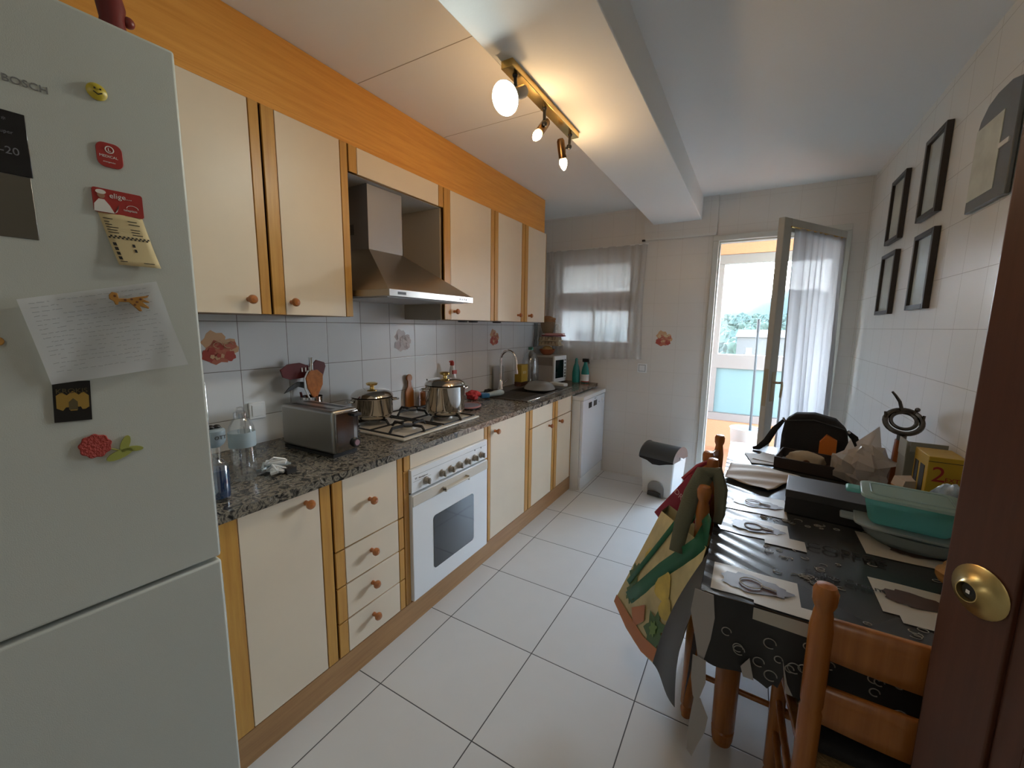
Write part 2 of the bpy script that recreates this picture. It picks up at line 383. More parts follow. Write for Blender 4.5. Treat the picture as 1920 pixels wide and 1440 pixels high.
# ------------------------------------------------------------------ oven
t=thing('built_in_oven','white built-in oven with six knobs under the hob','oven',(0,1.79,.12))
MB().box(-.55,-.004,1.49,2.105,.125,.772).build('body',GAP,t,world=True)
pan=MB().box(-.004,.016,1.488,2.108,.665,.775,0).build('control_panel',WHITE,t,world=True,bevel=.002)
b=MB().box(.016,.0165,1.50,2.095,.745,.7462).box(.016,.0165,1.5,1.62,.716,.717)
b.text('W',.016,(.016,1.51,.724),(0,1,0),(0,0,1)).text('Westinghouse',.011,(.016,1.535,.724),(0,1,0),(0,0,1))
for y in (1.985,2.045): b.lathe([(0,0),(.005,0),(.005,.001),(0,.001)],(.016,y,.742),10,ax=(1,0,0))
b.build('print',GREYINK,pan,world=True)
OK=mat('grey_oven_knob',(.30,.27,.23),.45)
for y,z in ((1.585,.700),(1.70,.7),(1.77,.7),(1.84,.7),(1.91,.7),(1.98,.7),(2.045,.7)):
    MB().lathe([(0,0),(.019,0),(.019,.006),(.014,.008),(.013,.022),(0,.022)],(.016,y,z),18,ax=(1,0,0)).box(.03,.044,y-.004,y+.004,z-.014,z+.014).build('knob',OK,pan,world=True,bevel=.001)
d=MB().box(-.004,.018,1.488,2.108,.125,.655,0).build('door',WHITE,t,world=True,bevel=.003)
def rrect(y0,y1,z0,z1,r,x,n=5):
    P=[]
    for cy,cz,a0 in ((y1-r,z1-r,0),(y0+r,z1-r,90),(y0+r,z0+r,180),(y1-r,z0+r,270)):
        for i in range(n+1):
            a=math.radians(a0+90*i/n); P.append((x,cy+r*math.cos(a),cz+r*math.sin(a)))
    return P
MB().prism(rrect(1.63,1.97,.22,.50,.02,.0181),(.0012,0,0)).build('window',mat('dark_oven_glass',(.02,.024,.028),.06,spec=.8),d,world=True)
MB().box(.018,.022,1.49,2.106,.60,.65).box(.022,.045,1.70,1.90,.612,.622).box(.022,.045,1.70,1.708,.605,.63).box(.022,.045,1.892,1.90,.605,.63).build('handle',mat('cream_handle',(.62,.57,.49),.45),d,world=True,bevel=.003)
# ------------------------------------------------------------------ gas hob
t=thing('gas_hob','four-burner gas hob with white plate and black grates','hob',(-.335,1.85,ZW))
HW=mat('hob_enamel',(.62,.58,.50),.3)
MB().box(-.595,-.078,1.54,2.165,ZW,ZW+.012).build('plate',HW,t,world=True,bevel=.005)
for ya_,yb_ in ((1.555,1.845),(1.855,2.15)):
    b=MB()
    zz=ZW+.013
    b.prism(rrect(ya_,yb_,-.58,-.095,.02,0)[::-1],(0,0,0)) if 0 else None
    # outer frame rod and cross bars
    loop=[(-.575,ya_+.01,zz),(-.575,yb_-.01,zz),(-.1,yb_-.01,zz),(-.1,ya_+.01,zz)]
    b.tube(loop,.0065,6,closed=True)
    b.tube([(-.338,ya_+.01,zz),(-.338,yb_-.01,zz)],.0065,6)
    ym=(ya_+yb_)/2
    for xm in (-.205,-.46):
        for dx,dy in ((1,0),(-1,0),(0,1),(0,-1)):
            ex=xm+dx*.115; ey=ym+dy*.13
            b.tube([(ex,ey,zz),(ex-dx*.02,ey-dy*.02,zz+.024),(xm+dx*.035,ym+dy*.035,zz+.0225)],.008,6,flat=.8)
    b.build('grate',IRON,t,world=True)
for i,(xm,ym,r) in enumerate(((-.205,1.70,.036),(-.46,1.70,.03),(-.205,2.0,.04),(-.46,2.0,.026))):
    MB().lathe([(r+.05,0),(r+.03,.003),(r+.004,.004),(r,.014),(r*.9,.016),(0,.016)],(xm,ym,ZW+.011),24).build('burner_ring',mat('burner_dish',(.42,.39,.34),.35),t,world=True)
    MB().lathe([(r*.92,0),(r*.95,.006),(r*.8,.009),(0,.009)],(xm,ym,ZW+.0272),24).build('burner_cap',DGREY,t,world=True)
# ------------------------------------------------------------------ pots
def pot(loc,R,H,dome,label):
    t=thing('cooking_pot',label,'pot',loc)
    MB().lathe([(0,0),(R*.78,0),(R*.9,.008),(R,.03),(R,H-.006),(R+.005,H),(R,H+.002),(R-.003,H),(R-.003,.02),(0,.012)],(0,0,0),40).build('pan_body',POTM,t)
    lid=MB().lathe([(R-.003,H+.004),(R+.004,H+.006),(R*.96,H+dome*.45),(R*.8,H+dome*.75),(R*.5,H+dome*.93),(0,H+dome)],(0,0,0),40).build('lid',POTM,t)
    MB().lathe([(.013,0),(.010,.008),(.012,.014),(.028,.02),(.031,.03),(.02,.034),(0,.035)],(0,0,H+dome-.001),20).build('lid_knob',BRASS,lid)
    for s in (-1,1):
        a=math.radians(60)
        pts=[]
        for k in range(9):
            th=-.32+.64*k/8; rr=R+.001+ .034*math.sin(PI*k/8)
            pts.append((rr*math.cos(a+th+(PI if s<0 else 0)),rr*math.sin(a+th+(PI if s<0 else 0)),H-.02))
        MB().tube(pts,.0045,8).build('handle',CHROME,t)
    return t
pot((-.462,1.695,ZW+.0430),.107,.115,.045,'low stainless pot with gold-knobbed lid on the back left burner')
pot((-.205,2.0,ZW+.0430),.112,.165,.042,'tall stainless stockpot with gold-knobbed lid on the front right burner')
# ------------------------------------------------------------------ wall cabinets
XU=-.30; ZU0,ZU1=1.463,2.216
def wcab(label,y0,y1,c0,c1,kn,z0=ZU0):
    t=thing('wall_cabinet',label,'cabinet',(XU,(y0+y1)/2,z0))
    MB().box(XL+.005,XU-.024,y0+.001,y1-.001,z0,ZU1+.02).build('carcass',[mat('cabinet_side_brown',(.26,.17,.10),.5)],t,world=True)
    front('door',t,y0,y1,c0,c1,z0,ZU1,kn,x=XU)
    return t
wcab('tall cream wall cabinet immediately right of the fridge',.60,1.09,.655,1.051,(.962+.07*0+.045,1.516))
wcab('tall cream wall cabinet left of the extractor hood',1.094,1.466,1.145,1.426,(1.17,1.514))
wcab('cream wall cabinet right of the extractor hood',2.118,2.664,2.179,2.619,(2.21,1.514))
wcab('slim cream wall cabinet, second from the far end',2.668,3.108,2.714,3.058,(3.005,1.514))
wcab('slim cream wall cabinet at the far end of the row',3.112,3.492,3.163,3.484,(3.187,1.514))
t=thing('hood_cupboard','short cream panel cupboard above the extractor hood','cabinet',(XU,1.79,2.10))
MB().box(XL+.005,XU-.024,1.468,2.116,2.10,2.236).build('carcass',mat('white_melamine',(.52,.52,.50),.5),t,world=True)
front('panel',t,1.468,2.116,1.515,2.075,2.10,ZU1,None,x=XU)
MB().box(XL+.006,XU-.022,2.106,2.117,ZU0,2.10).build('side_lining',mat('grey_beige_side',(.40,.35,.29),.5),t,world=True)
tag(MB().box(XL+.005,XU-.004,.56,3.455,ZU1+.001+.02,ZL-.002).box(XU-.024,XU-.004,.56,3.455,ZU1+.0005,ZU1+.0205).build('cabinet_soffit',WOODH),'orange oak soffit boards above the wall cabinets','soffit')
b=MB()
# ------------------------------------------------------------------ extractor hood
t=thing('extractor_hood','stainless chimney extractor hood over the hob','extractor hood',(-.35,1.775,1.557))
ax0,ax1,ay0,ay1=XL+.004,-.08,1.475,2.095; z0,z1,z2=1.556,1.586,1.795; cx0,cx1,cy0,cy1=XL+.004,-.35,1.61,1.835
b=MB().add([(ax0,ay0,z1),(ax1,ay0,z1),(ax1,ay1,z1),(ax0,ay1,z1),(cx0,cy0,z2),(cx1,cy0,z2),(cx1,cy1,z2),(cx0,cy1,z2)],[(0,1,5,4),(1,2,6,5),(2,3,7,6),(3,0,4,7),(0,3,2,1),(4,5,6,7)])
b.build('canopy',HOODM,t,world=True)
MB().box(ax0,ax1-.001,ay0,ay1,z0,z1-.0005).build('rim',HOODM,t,world=True,bevel=.001)
f=MB().box(ax1,ax1+.004,ay0,ay1,z0,z1).build('control_strip',STEEL,t,world=True,bevel=.001)
b=MB().box(ax1+.004,ax1+.005,ay0+.05,ay0+.10,z0+.009,z0+.021)
for k in range(4): b.box(ax1+.004,ax1+.0055,ay1-.12+k*.018,ay1-.114+k*.018,z0+.009,z0+.02)
b.build('buttons',DGREY,f,world=True)
MB().box(ax0+.04,ax1-.04,ay0+.03,ay1-.03,z0-.004,z0-.0002).build('grease_filter',mat('filter_alu',(.4,.4,.4),.5,1),t,world=True)
ch=MB().box(cx0,cx1,cy0,cy1,z2,2.098).build('chimney',mat('chimney_steel',(.34,.34,.36),.6,.7,bump=.03,bscale=300),t,world=True)
b=MB()
for k in range(9): b.box(-.55+k*.011,-.544+k*.011,cy0-.001,cy0,1.87,1.92)
b.build('vent_slots',BLACK,ch,world=True)
b=MB().box(cx1,cx1+.001,cy0,cy1,2.094,2.098)
# under-cabinet round things
for i,(x,y) in enumerate(((-.40,2.43),(-.40,2.55),(-.4,2.86))):
    tag(MB().lathe([(0,-.012),(.03,-.012),(.034,-.006),(.034,0),(0,0)],(x,y,ZU0-.0005),20).build('cabinet_spotlight',DGREY),['small dark round puck under the wall cabinets, nearest the hood','small dark round puck under the wall cabinets, middle of three','small dark round puck under the wall cabinets, nearest the tap'][i],'spotlight','pucks under the wall cabinets')
# ------------------------------------------------------------------ fridge
t=thing('fridge_freezer','tall white fridge-freezer covered in magnets and notes','fridge',(.2,.635,0),-3.3)
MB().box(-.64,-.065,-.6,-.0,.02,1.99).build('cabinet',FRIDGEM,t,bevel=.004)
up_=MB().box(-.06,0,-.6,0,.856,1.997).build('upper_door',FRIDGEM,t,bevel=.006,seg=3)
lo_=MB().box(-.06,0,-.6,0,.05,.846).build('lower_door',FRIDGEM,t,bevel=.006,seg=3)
MB().box(-.058,-.012,-.001,.004,.86,1.29).build('door_grip',CHROME,up_,bevel=.001)
MB().box(-.058,-.012,-.001,.004,.40,.80).build('door_grip',CHROME,lo_,bevel=.001)
MB().text('BOSCH',.0165,(.0002,-.2485,1.829),(0,1,0.0),(0,0,1),.001).build('brand_lettering',GREYINK,up_)
MB().box(0,.0015,-.375,-.228,1.679,1.782).build('display',mat('fridge_display_black',(.008,.008,.01),.12),up_,bevel=.001)
MB().box(0,.0015,-.375,-.231,1.574,1.6785).build('steel_strip',mat('display_steel',(.20,.19,.16),.35,1),up_,bevel=.001)
b=MB().text('-20',.017,(.0016,-.262,1.712),(0,1,0),(0,0,1),.0005).text('super',.008,(.0016,-.262,1.745),(0,1,0),(0,0,1),.0005).text('*',.012,(.0016,-.255,1.762),(0,1,0),(0,0,1),.0005)
b.build('digits',mat('dim_display_digits',(.16,.16,.18),.5),up_)
FR=Matrix.Translation((.2,.635,0))@Matrix.Rotation(math.radians(-3.3),4,'Z')
def onfridge(name,label,cat,y,z,rx=0):
    """a thing stuck to the fridge front, local axes: x out, y right, z up, tilted by rx degrees"""
    o=thing(name,label,cat,FR@Vector((.0003,y,z)),rot=(math.radians(rx),0,math.radians(-3.3))); return o
def poly(pts,th,x=0): return MB().prism([(x,a,c) for a,c in pts],(th,0,0))
def circ(cy,cz,r,n=20,ry=1): return [(cy+r*math.cos(2*PI*i/n),cz+r*ry*math.sin(2*PI*i/n)) for i in range(n)]
o=onfridge('round_magnet','round yellow smiling magnet near the top of the fridge','magnet',-.131,1.861)
MB().lathe([(.0,0),(.014,0),(.015,.003),(.011,.007),(0,.009)],n=24,ax=(1,0,0)).build('disc',mat('yellow_magnet',(.55,.42,.03),.35),o)
MB().tube([(.0085,-.006,-.002),(.009,0,-.006),(.0085,.006,-.002)],.001,6).ball((.009,-.004,.004),.0015,8).ball((.009,.004,.004),.0015,8).build('face',INK,o)
o=onfridge('logo_magnet','rounded red logo magnet above the chef card','magnet',-.123,1.751)
b=poly([(a,c) for _,a,c in rrect(-.019,.019,-.0225,.0225,.012,0)],.003).build('plate',RED,o,bevel=.0008)
MB().tube([(.0031,.006*math.cos(a),.010+.006*math.sin(a)) for a in [2*PI*i/14 for i in range(14)]],.0009,5,closed=True).box(.003,.0037,-.002,-.0008,.007,.013).box(.003,.0037,-.002,.002,.007,.008).text('MEDICAL',.0065,(.003,-.0155,-.005),(0,1,0),(0,0,1)).text('emergencias',.0036,(.003,-.011,-.014),(0,1,0),(0,0,1)).build('lettering',WHITEINK,o)
o=onfridge('chef_card_magnet','red card magnet with a cook in white and the word elige','magnet',-.118,1.664)
poly([(a,c) for _,a,c in rrect(-.037,.037,-.0225,.0225,.004,0)],.003).build('card',RED,o)
b=MB().text('elige...',.0135,(.0031,-.013,.007),(0,1,.05),(0,0,1)).text('telepizza',.006,(.0031,.006,-.013),(0,1,0),(0,0,1))
b.tube([(.0032,.02+.009*math.cos(a),-.007+.006*math.sin(a)) for a in [PI*i/8 for i in range(9)]],.0005,5)
b.build('lettering',WHITEINK,o)
b=poly(circ(-.025,.009,.0055),.0012,.003); b.build('face',mat('printed_skin',(.34,.17,.1),.6),o)
poly(circ(-.025,.0155,.0075,16,.55),.0014,.003).prism([(.003,-.037,-.0215),(.003,-.008,-.0215),(.003,-.014,-.008),(.003,-.021,.002),(.003,-.029,.002),(.003,-.036,-.008)],(.0012,0,0)).prism([(.003,-.008,-.0215),(.003,-.002,-.012),(.003,-.0,-.004),(.003,-.004,-.018)],(.0012,0,0)).build('cook_whites',WHITEINK,o)
# pizza menu paper hanging below
o=onfridge('menu_leaflet','yellowish leaflet with chequered strip held by the red card magnet','leaflet',-.118,1.642)
def lf(u,v):
    y=-.032+.066*u+v*.02; z=-v*.098; return (.0008+.010*v*v+.002*math.sin(u*3),y,z)
MB().grid(lf,6,10).build('sheet',PAPERW,o,solid=.0006)
b=MB()
def L3(u,v,off=.0009):
    p=lf(u,v); return (p[0]+off,p[1],p[2])
for i in range(20):
    for j in range(2):
        if (i+j)%2: 
            u0=.02+i*.048; v0=.42+j*.03; b.add([L3(u0,v0),L3(u0+.048,v0),L3(u0+.048,v0+.03),L3(u0,v0+.03)],[(0,3,2,1)])
b.build('chequered_strip',INK,o); b=MB()
rr=random.Random(3)
for v in (.1,.16,.21,.26,.31,.36,.92):
    for s in (.06,.6):
        if rr.random()<.9: u1=s+rr.uniform(.1,.3); b.add([L3(s,v),L3(u1,v),L3(u1,v+.014),L3(s,v+.014)],[(0,3,2,1)])
b.build('print',INK,o); b=MB()
for v in (.56,.65,.74,.83): b.add([L3(.06,v),L3(.14,v),L3(.14,v+.06),L3(.06,v+.06)],[(0,3,2,1)])
for v in (.56,.66): b.add([L3(.5,v),L3(.56,v),L3(.56,v+.06),L3(.5,v+.06)],[(0,3,2,1)])
b.build('icons',INK,o)
# large note
o=onfridge('handwritten_note','large crumpled translucent handwritten sheet on the fridge','note',-.15,1.41)
C4=[(-.12,.058),(.078,.107),(.117,-.072),(-.093,-.095)]
def nt_(u,v):
    p=[C4[k][0]*w_ for k,w_ in enumerate(((1-u)*(1-v),u*(1-v),u*v,(1-u)*v))]; q=[C4[k][1]*w_ for k,w_ in enumerate(((1-u)*(1-v),u*(1-v),u*v,(1-u)*v))]
    e=abs(2*u-1)**3; return (.0015+.006*abs(math.sin(u*5+v*3))*(.2+v)+.02*max(0,.22-u)*(1.2-v)*2+.008*max(0,v-.7),sum(p),sum(q))
NOTE=seethru('note_paper',(.80,.81,.82),.10,.7,'diff',True)
MB().grid(nt_,24,20).build('sheet',NOTE,o)
b=MB(); rr=random.Random(5)
for i in range(17):
    v=.06+i*.05; u=.06
    while u<.9:
        du=rr.uniform(.015,.07)
        if rr.random()<.75:
            a=nt_(u,v);c=nt_(u+du*.7,v+rr.uniform(-.006,.006)); b.tube([(a[0]+.0009,a[1],a[2]),(c[0]+.0009,c[1],c[2])],.00035,4)
        u+=du
b.build('handwriting',mat('faint_pencil',(.36,.36,.38),.8),o)
o=onfridge('giraffe_magnet','orange giraffe-shaped magnet holding the note','magnet',-.12,1.474)
GM=mat('giraffe_orange',(.40,.19,.035),.45)
b=poly([(-.031,.010),(-.026,.016),(-.018,.014),(-.017,.004),(-.004,.004),(.010,.008),(.029,.012),(.029,.009),(.020,.005),(.030,.000),(.030,-.003),(.019,-.002),(.029,-.012),(.028,-.015),(.014,-.010),(.017,-.020),(.013,-.021),(.004,-.010),(-.002,-.003),(-.018,-.003),(-.019,-.009),(-.023,-.009),(-.025,-.002),(-.031,.002)],.004,.009)
b.build('body',GM,o,bevel=.001)
b=MB()
for y,z in ((-.023,.008),(-.008,.001),(.002,.003),(.010,-.002),(.006,-.008),(.016,.004)): b.lathe([(0,0),(.0022,0),(.0022,.0005),(0,.0005)],(.013,y,z),8,ax=(1,0,0))
b.tube([(.012,.026,.011),(.012,.030,.012)],.001,5).build('patches',mat('giraffe_brown',(.13,.04,.015),.5),o)
o=onfridge('square_magnet','black square magnet with yellow arches and lettering','magnet',-.218,1.280,-3)
poly([(-.0255,-.0385),(.0245,-.0385),(.0245,.0385),(-.0255,.0385)],.003).build('plate',mat('magnet_black',(.010,.009,.008),.4),o)
b=poly([(-.022,.012),(-.015,.018),(-.008,.012),(0,.020),(.008,.012),(.014,.018),(.0215,.010),(.0215,-.012),(.016,-.016),(.012,-.016),(.010,-.011),(.006,-.011),(.005,-.018),(-.004,-.018),(-.006,-.011),(-.010,-.011),(-.014,-.017),(-.022,-.012)],.0006,.003)
b.build('arches',mat('magnet_yellow',(.33,.20,.035),.5),o)
b=poly([(-.006,-.016),(.006,-.016),(.006,-.001),(0,.006),(-.006,-.001)],.0008,.003).text('KROKIS',.0125,(.0035,-.0225,.016),(0,1,0),(0,0,1),.0006)
b.build('lettering',mat('magnet_dim',(.10,.075,.03),.5),o)
o=onfridge('flower_magnet','red carnation magnet low on the fridge door','magnet',-.196,1.186)
pts=[]
for i in range(40): a=2*PI*i/40; r_=.0235*(1+.06*math.sin(9*a)); pts.append((r_*math.cos(a),r_*math.sin(a)))
poly(pts,.005).build('petals',mat('carnation_red',(.40,.035,.02),.6,bump=.8,bscale=250),o,bevel=.0012)
b=MB()
for c,a,l in (((.044,-.006),70,.018),((.034,-.026),20,.022),((.058,-.019),-10,.014)):
    b.prism([(.0005,c[0]+l*math.cos(q)*math.cos(math.radians(a))-.4*l*math.sin(q)*math.sin(math.radians(a)),c[1]+l*math.cos(q)*math.sin(math.radians(a))+.4*l*math.sin(q)*math.cos(math.radians(a))) for q in [2*PI*i/14 for i in range(14)]],(.003,0,0))
b.tube([(.002,.02,-.01),(.002,.035,-.018),(.002,.058,-.022)],.0014,6)
b.build('leaves',mat('magnet_leaf',(.34,.36,.08),.5),o)
o=onfridge('small_magnet','small orange magnet at the left edge of the photo on the fridge','magnet',-.297,1.396)
MB().lathe([(0,0),(.008,0),(.007,.004),(0,.006)],n=16,ax=(1,0,0)).box(0,.003,-.016,-.004,-.004,.003).build('body',GM,o)
# figurine on top of fridge
t=thing('red_figurine','dark red figurine standing on top of the fridge','figurine',(-.02,.61,1.9905))
MB().lathe([(0,0),(.03,0),(.032,.02),(.024,.05),(.028,.085),(.022,.12),(.026,.15),(.018,.19),(0,.2)],(0,0,0),18).build('body',mat('dark_red_glaze',(.16,.02,.018),.4),t)
MB().ball((.0,.025,.07),.014,12).ball((.005,.028,.13),.012,12).build('arm',mat('dark_red_glaze2',(.2,.03,.02),.4),t)
# ------------------------------------------------------------------ dishwasher
t=thing('dishwasher','white freestanding dishwasher at the far end of the worktop','dishwasher',(.09,3.76,0))
MB().box(-.48,.075,3.462,4.055,.0,.80).build('body',WHITE,t,world=True,bevel=.002)
MB().box(-.45,.105,3.458,4.058,.802,.836).build('lid',WHITE,t,world=True,bevel=.004)
d=MB().box(.077,.10,3.464,4.053,.115,.797).build('door',mat('dishwasher_white',(.84,.88,.95),.14),t,world=True,bevel=.004)
MB().box(.077,.094,3.466,4.05,.0,.108).build('kick_panel',WHITE,t,world=True,bevel=.002)
MB().box(.10,.1012,3.60,3.68,.715,.765).build('display',INK,d,world=True)
MB().box(.10,.1012,3.73,3.82,.715,.765).build('grip_recess',DGREY,d,world=True)
MB().lathe([(0,0),(.018,0),(.016,.012),(0,.012)],(.10,3.97,.745),18,ax=(1,0,0)).build('dial',WHITE,d,world=True)
MB().lathe([(0,0),(.005,0),(.005,.002),(0,.002)],(.10,3.88,.735),10,ax=(1,0,0)).text('BOSCH',.014,(.1,3.75,.778),(0,1,0),(0,0,1)).build('marks',GREYINK,d,world=True)
# ------------------------------------------------------------------ toaster
t=thing('toaster','long brushed steel two-slot toaster on the worktop','toaster',(-.30,1.265,ZW),2)
MB().box(-.165,.155,-.06,.06,.0,.014).build('foot',BLACK,t)
b=MB().box(-.175,.165,-.064,.064,.014,.198); b.build('shell',STEEL,t,bevel=.014,seg=4)
e=MB().box(.165,.176,-.058,.058,.022,.19).build('end_panel',mat('dark_mirror_panel',(.30,.28,.27),.12,1),t,bevel=.006,seg=3)
MB().box(-.13,.125,-.042,-.018,.1975,.1985).box(-.13,.125,.016,.04,.1975,.1985).build('slots',BLACK,t)
MB().box(.176,.1768,.030,.046,.06,.165).build('lever_track',CHROME,e)
MB().box(.176,.196,.018,.056,.166,.178).build('lever',BLACK,e,bevel=.002)
MB().lathe([(0,0),(.021,0),(.018,.012),(0,.012)],(.176,.034,.05),20,ax=(1,0,0)).build('dial',BLACK,e)
MB().lathe([(0,0),(.013,0),(.012,.003),(0,.003)],(.188,.034,.05),20,ax=(1,0,0)).build('dial_cap',mat('mauve_cap',(.32,.20,.24),.3),e)
b=MB()
for z in (.075,.098,.12): b.lathe([(0,0),(.005,0),(.004,.002),(0,.002)],(.176,.058,z-.005),10,ax=(1,0,0))
b.build('buttons',BLACK,e)
# ------------------------------------------------------------------ bottles near fridge
t=thing('clear_bottle','large clear plastic bottle with pale blue band beside the toaster','bottle',(-.215,.905,ZW))
MB().lathe([(0,.002),(.036,.002),(.040,.012),(.040,.085),(.0385,.1),(.040,.17),(.038,.19),(.026,.215),(.02,.222),(.02,.232)],(0,0,0),28).build('vessel',BOTTLE,t)
MB().lathe([(.0412,.120),(.0418,.125),(.0418,.168),(.0412,.172)],(0,0,0),28).build('band',mat('pale_blue_band',(.36,.45,.50),.5),t)
MB().lathe([(.021,.222),(.021,.24),(.012,.246),(0,.246)],(0,0,0),20).tube([(0,-.014,.24),(0,-.008,.258),(0,.008,.258),(0,.014,.24)],.003,6).build('cap',BOTTLE,t)
t=thing('water_bottle','slim bottle with blue base and clear neck beside the fridge','bottle',(-.095,.768,ZW))
MB().lathe([(0,.002),(.030,.002),(.032,.01),(.032,.11),(.02,.125),(.014,.132),(.014,.17),(.02,.175)],(0,0,0),24).build('vessel',BOTTLE,t)
MB().lathe([(0,.003),(.031,.011),(.0315,.10),(0,.101)],(0,0,0),24).build('blue_sleeve',mat('dark_blue_liquid',(.015,.06,.16),.2),t)
MB().lathe([(.014,.17),(.024,.178),(.030,.19),(.030,.222),(.024,.228),(0,.228)],(0,0,0),24).build('cap',mat('grey_blue_cap',(.28,.35,.40),.4),t)
MB().text('OTT',.016,(.0302,-.012,.198),(0,1,0),(0,0,1),.001).build('lettering',INK,t)
MB().ball((0,-.008,.232),(.012,.012,.008),12).ball((0,.01,.232),(.010,.010,.007),12).build('black_top',BLACK,t)
t=thing('bag_clips','heap of pale blue-grey plastic clips in front of the toaster','clips',(-.175,.995,ZW))
PB=mat('pale_blue_plastic',(.40,.47,.50),.4)
b=MB(); rr=random.Random(4)
for i,(x,y,a,z) in enumerate(((0,0,20,.012),(-.03,.03,70,.016),(.02,-.02,-30,.02),(-.05,-.01,110,.014),(-.02,.01,45,.035))):
    M=Matrix.Translation((x,y,z))@Matrix.Rotation(math.radians(a),4,'Z')@Matrix.Rotation(.25*(-1)**i,4,'X')
    b=MB().box(-.035,.035,-.012,.012,-.004,.004,0,M).tube([(-.03,-.010,.004),(-.005,0,.02),(.03,.010,.004)],.004,6,0,M)
    b.build('clip',PB if i%2 else WHITE,t)
MB().box(.01,.05,.01,.045,.0,.018).build('box_end',INK,t)
# utensil jar
t=thing('utensil_jar','steel jar crowded with red and wooden cooking utensils','utensil holder',(-.545,1.395,ZW))
MB().lathe([(0,0),(.05,0),(.052,.005),(.052,.195),(.05,.195),(.05,.006),(0,.006)],(0,0,0),28).build('jar',CHROME,t)
DR=mat('dark_red_silicone',(.10,.012,.014),.35)
def utens(name,mm,handle,head,th=.008,label=None):
    b=MB().tube([handle[0],handle[1]],.006,8)
    b.prism(head,(th,.0,0)); o=b.build(name,mm,t,bevel=.0015)
    if label: o['label']=label
utens('spatula',DR,((-.01,-.01,.03),(-.01,-.05,.22)),[(-.01,-.145,.335),(-.01,-.135,.30),(-.01,-.10,.285),(-.01,-.02,.29),(-.01,-.0,.31),(-.01,-.005,.345),(-.01,-.05,.362),(-.01,-.11,.358)],label='dark red slotted turner')
utens('spatula',DR,((.0,.02,.03),(-.01,.035,.22)),[(-.015,.015,.22),(-.015,.05,.225),(-.015,.09,.335),(-.015,.085,.355),(-.015,.04,.37),(-.015,.02,.35)],label='dark red angled turner')
utens('wooden_spoon',KNOB,((.02,0,.03),(.02,.0,.2)),[(.02,-.012,.195),(.02,.015,.195),(.02,.045,.25),(.02,.048,.30),(.02,.02,.325),(.02,-.02,.322),(.02,-.042,.29),(.02,-.035,.24)],label='wooden spatula head')
utens('ladle',DGREY,((.01,-.02,.03),(.0,-.04,.2)),[(0,-.14,.225),(0,-.115,.25),(0,-.07,.275),(0,-.04,.27),(0,-.03,.235),(0,-.07,.25),(0,-.11,.235)])
MB().cyl((.0,.01,.05),(-.0,.005,.385),.008,.010,10).build('whisk_handle',CHROME,t)
MB().tube([(.028,-.03,.19),(.028,-.05,.24),(.028,-.05,.29),(.028,-.03,.325)],.0035,6).build('tongs',WHITE,t)
b=MB()
for k in range(3): b.box(.0005,.002,-.045+k*.018,-.040+k*.018,.318,.338)
b.build('turner_holes',WHITEINK,t)
# wall socket
t=thing('wall_socket','white double wall socket behind the toaster','socket',(XL,1.17,1.035))
MB().box(0,.010,-.036,.036,-.036,.040).build('plate',WHITE,t,bevel=.003)
MB().box(.010,.013,-.024,.024,-.024,.028).build('rocker',WHITE,t,bevel=.002)
# round cork/wood things by the hob
t=thing('wooden_salt_box','turned orange wooden pot with board behind it, back right of the hob','wooden pot',(-.54,2.235,ZW))
MB().lathe([(0,0),(.052,0),(.056,.01),(.056,.045),(.052,.05),(.056,.056),(.056,.10),(.05,.108),(.046,.108),(.046,.02),(0,.02)],(0,0,0),26).build('pot',KNOB,t)
MB().ball((.0,.0,.112),(.03,.03,.012),16).tube([(0,-.04,.118),(.01,.03,.128)],.007,8).build('spoon',mat('pale_spoon',(.5,.42,.32),.5),t)
MB().tube([(0,.02,.11),(-.01,-.005,.19)],.004,6).build('skewer',BLACK,t)
t=thing('wooden_board','small dark wood paddle board leaning on the tiles behind the hob','board',(-.597,2.12,ZW))
pp=[(-.012,a*1.0,c) for a,c in [(-.035,0),(.035,0),(.035,.12),(.016,.15),(.014,.185)]+[(.024*math.cos(math.radians(q)),.205+.024*math.sin(math.radians(q))) for q in range(-30,211,24)]+[(-.014,.185),(-.016,.15),(-.035,.12)]]
MB().prism(pp,(.012,0,0)).build('board',CHAIRW,t,bevel=.002)
# soap bottle
t=thing('dish_soap_bottle','clear dish soap bottle with red cap near the sink','bottle',(-.55,2.50,ZW))
MB().lathe([(0,0),(.034,0),(.036,.01),(.036,.13),(.03,.18),(.014,.255),(.012,.262)],(0,0,0),22).build('vessel',mat('milky_bottle',(.55,.56,.56),.25),t)
MB().lathe([(.013,.26),(.016,.266),(.014,.285),(.007,.295),(0,.297)],(0,0,0),16).tube([(0,0,.285),(0,-.02,.293),(0,-.03,.288)],.005,6).build('cap',RED,t)
MB().box(.015,.027,-.02,.02,.20,.228).build('label_print',RED,t)
MB().tube([(-.045,-.09,.165),(0,-.09,.168),(.02,-.05,.166)],.008,8)
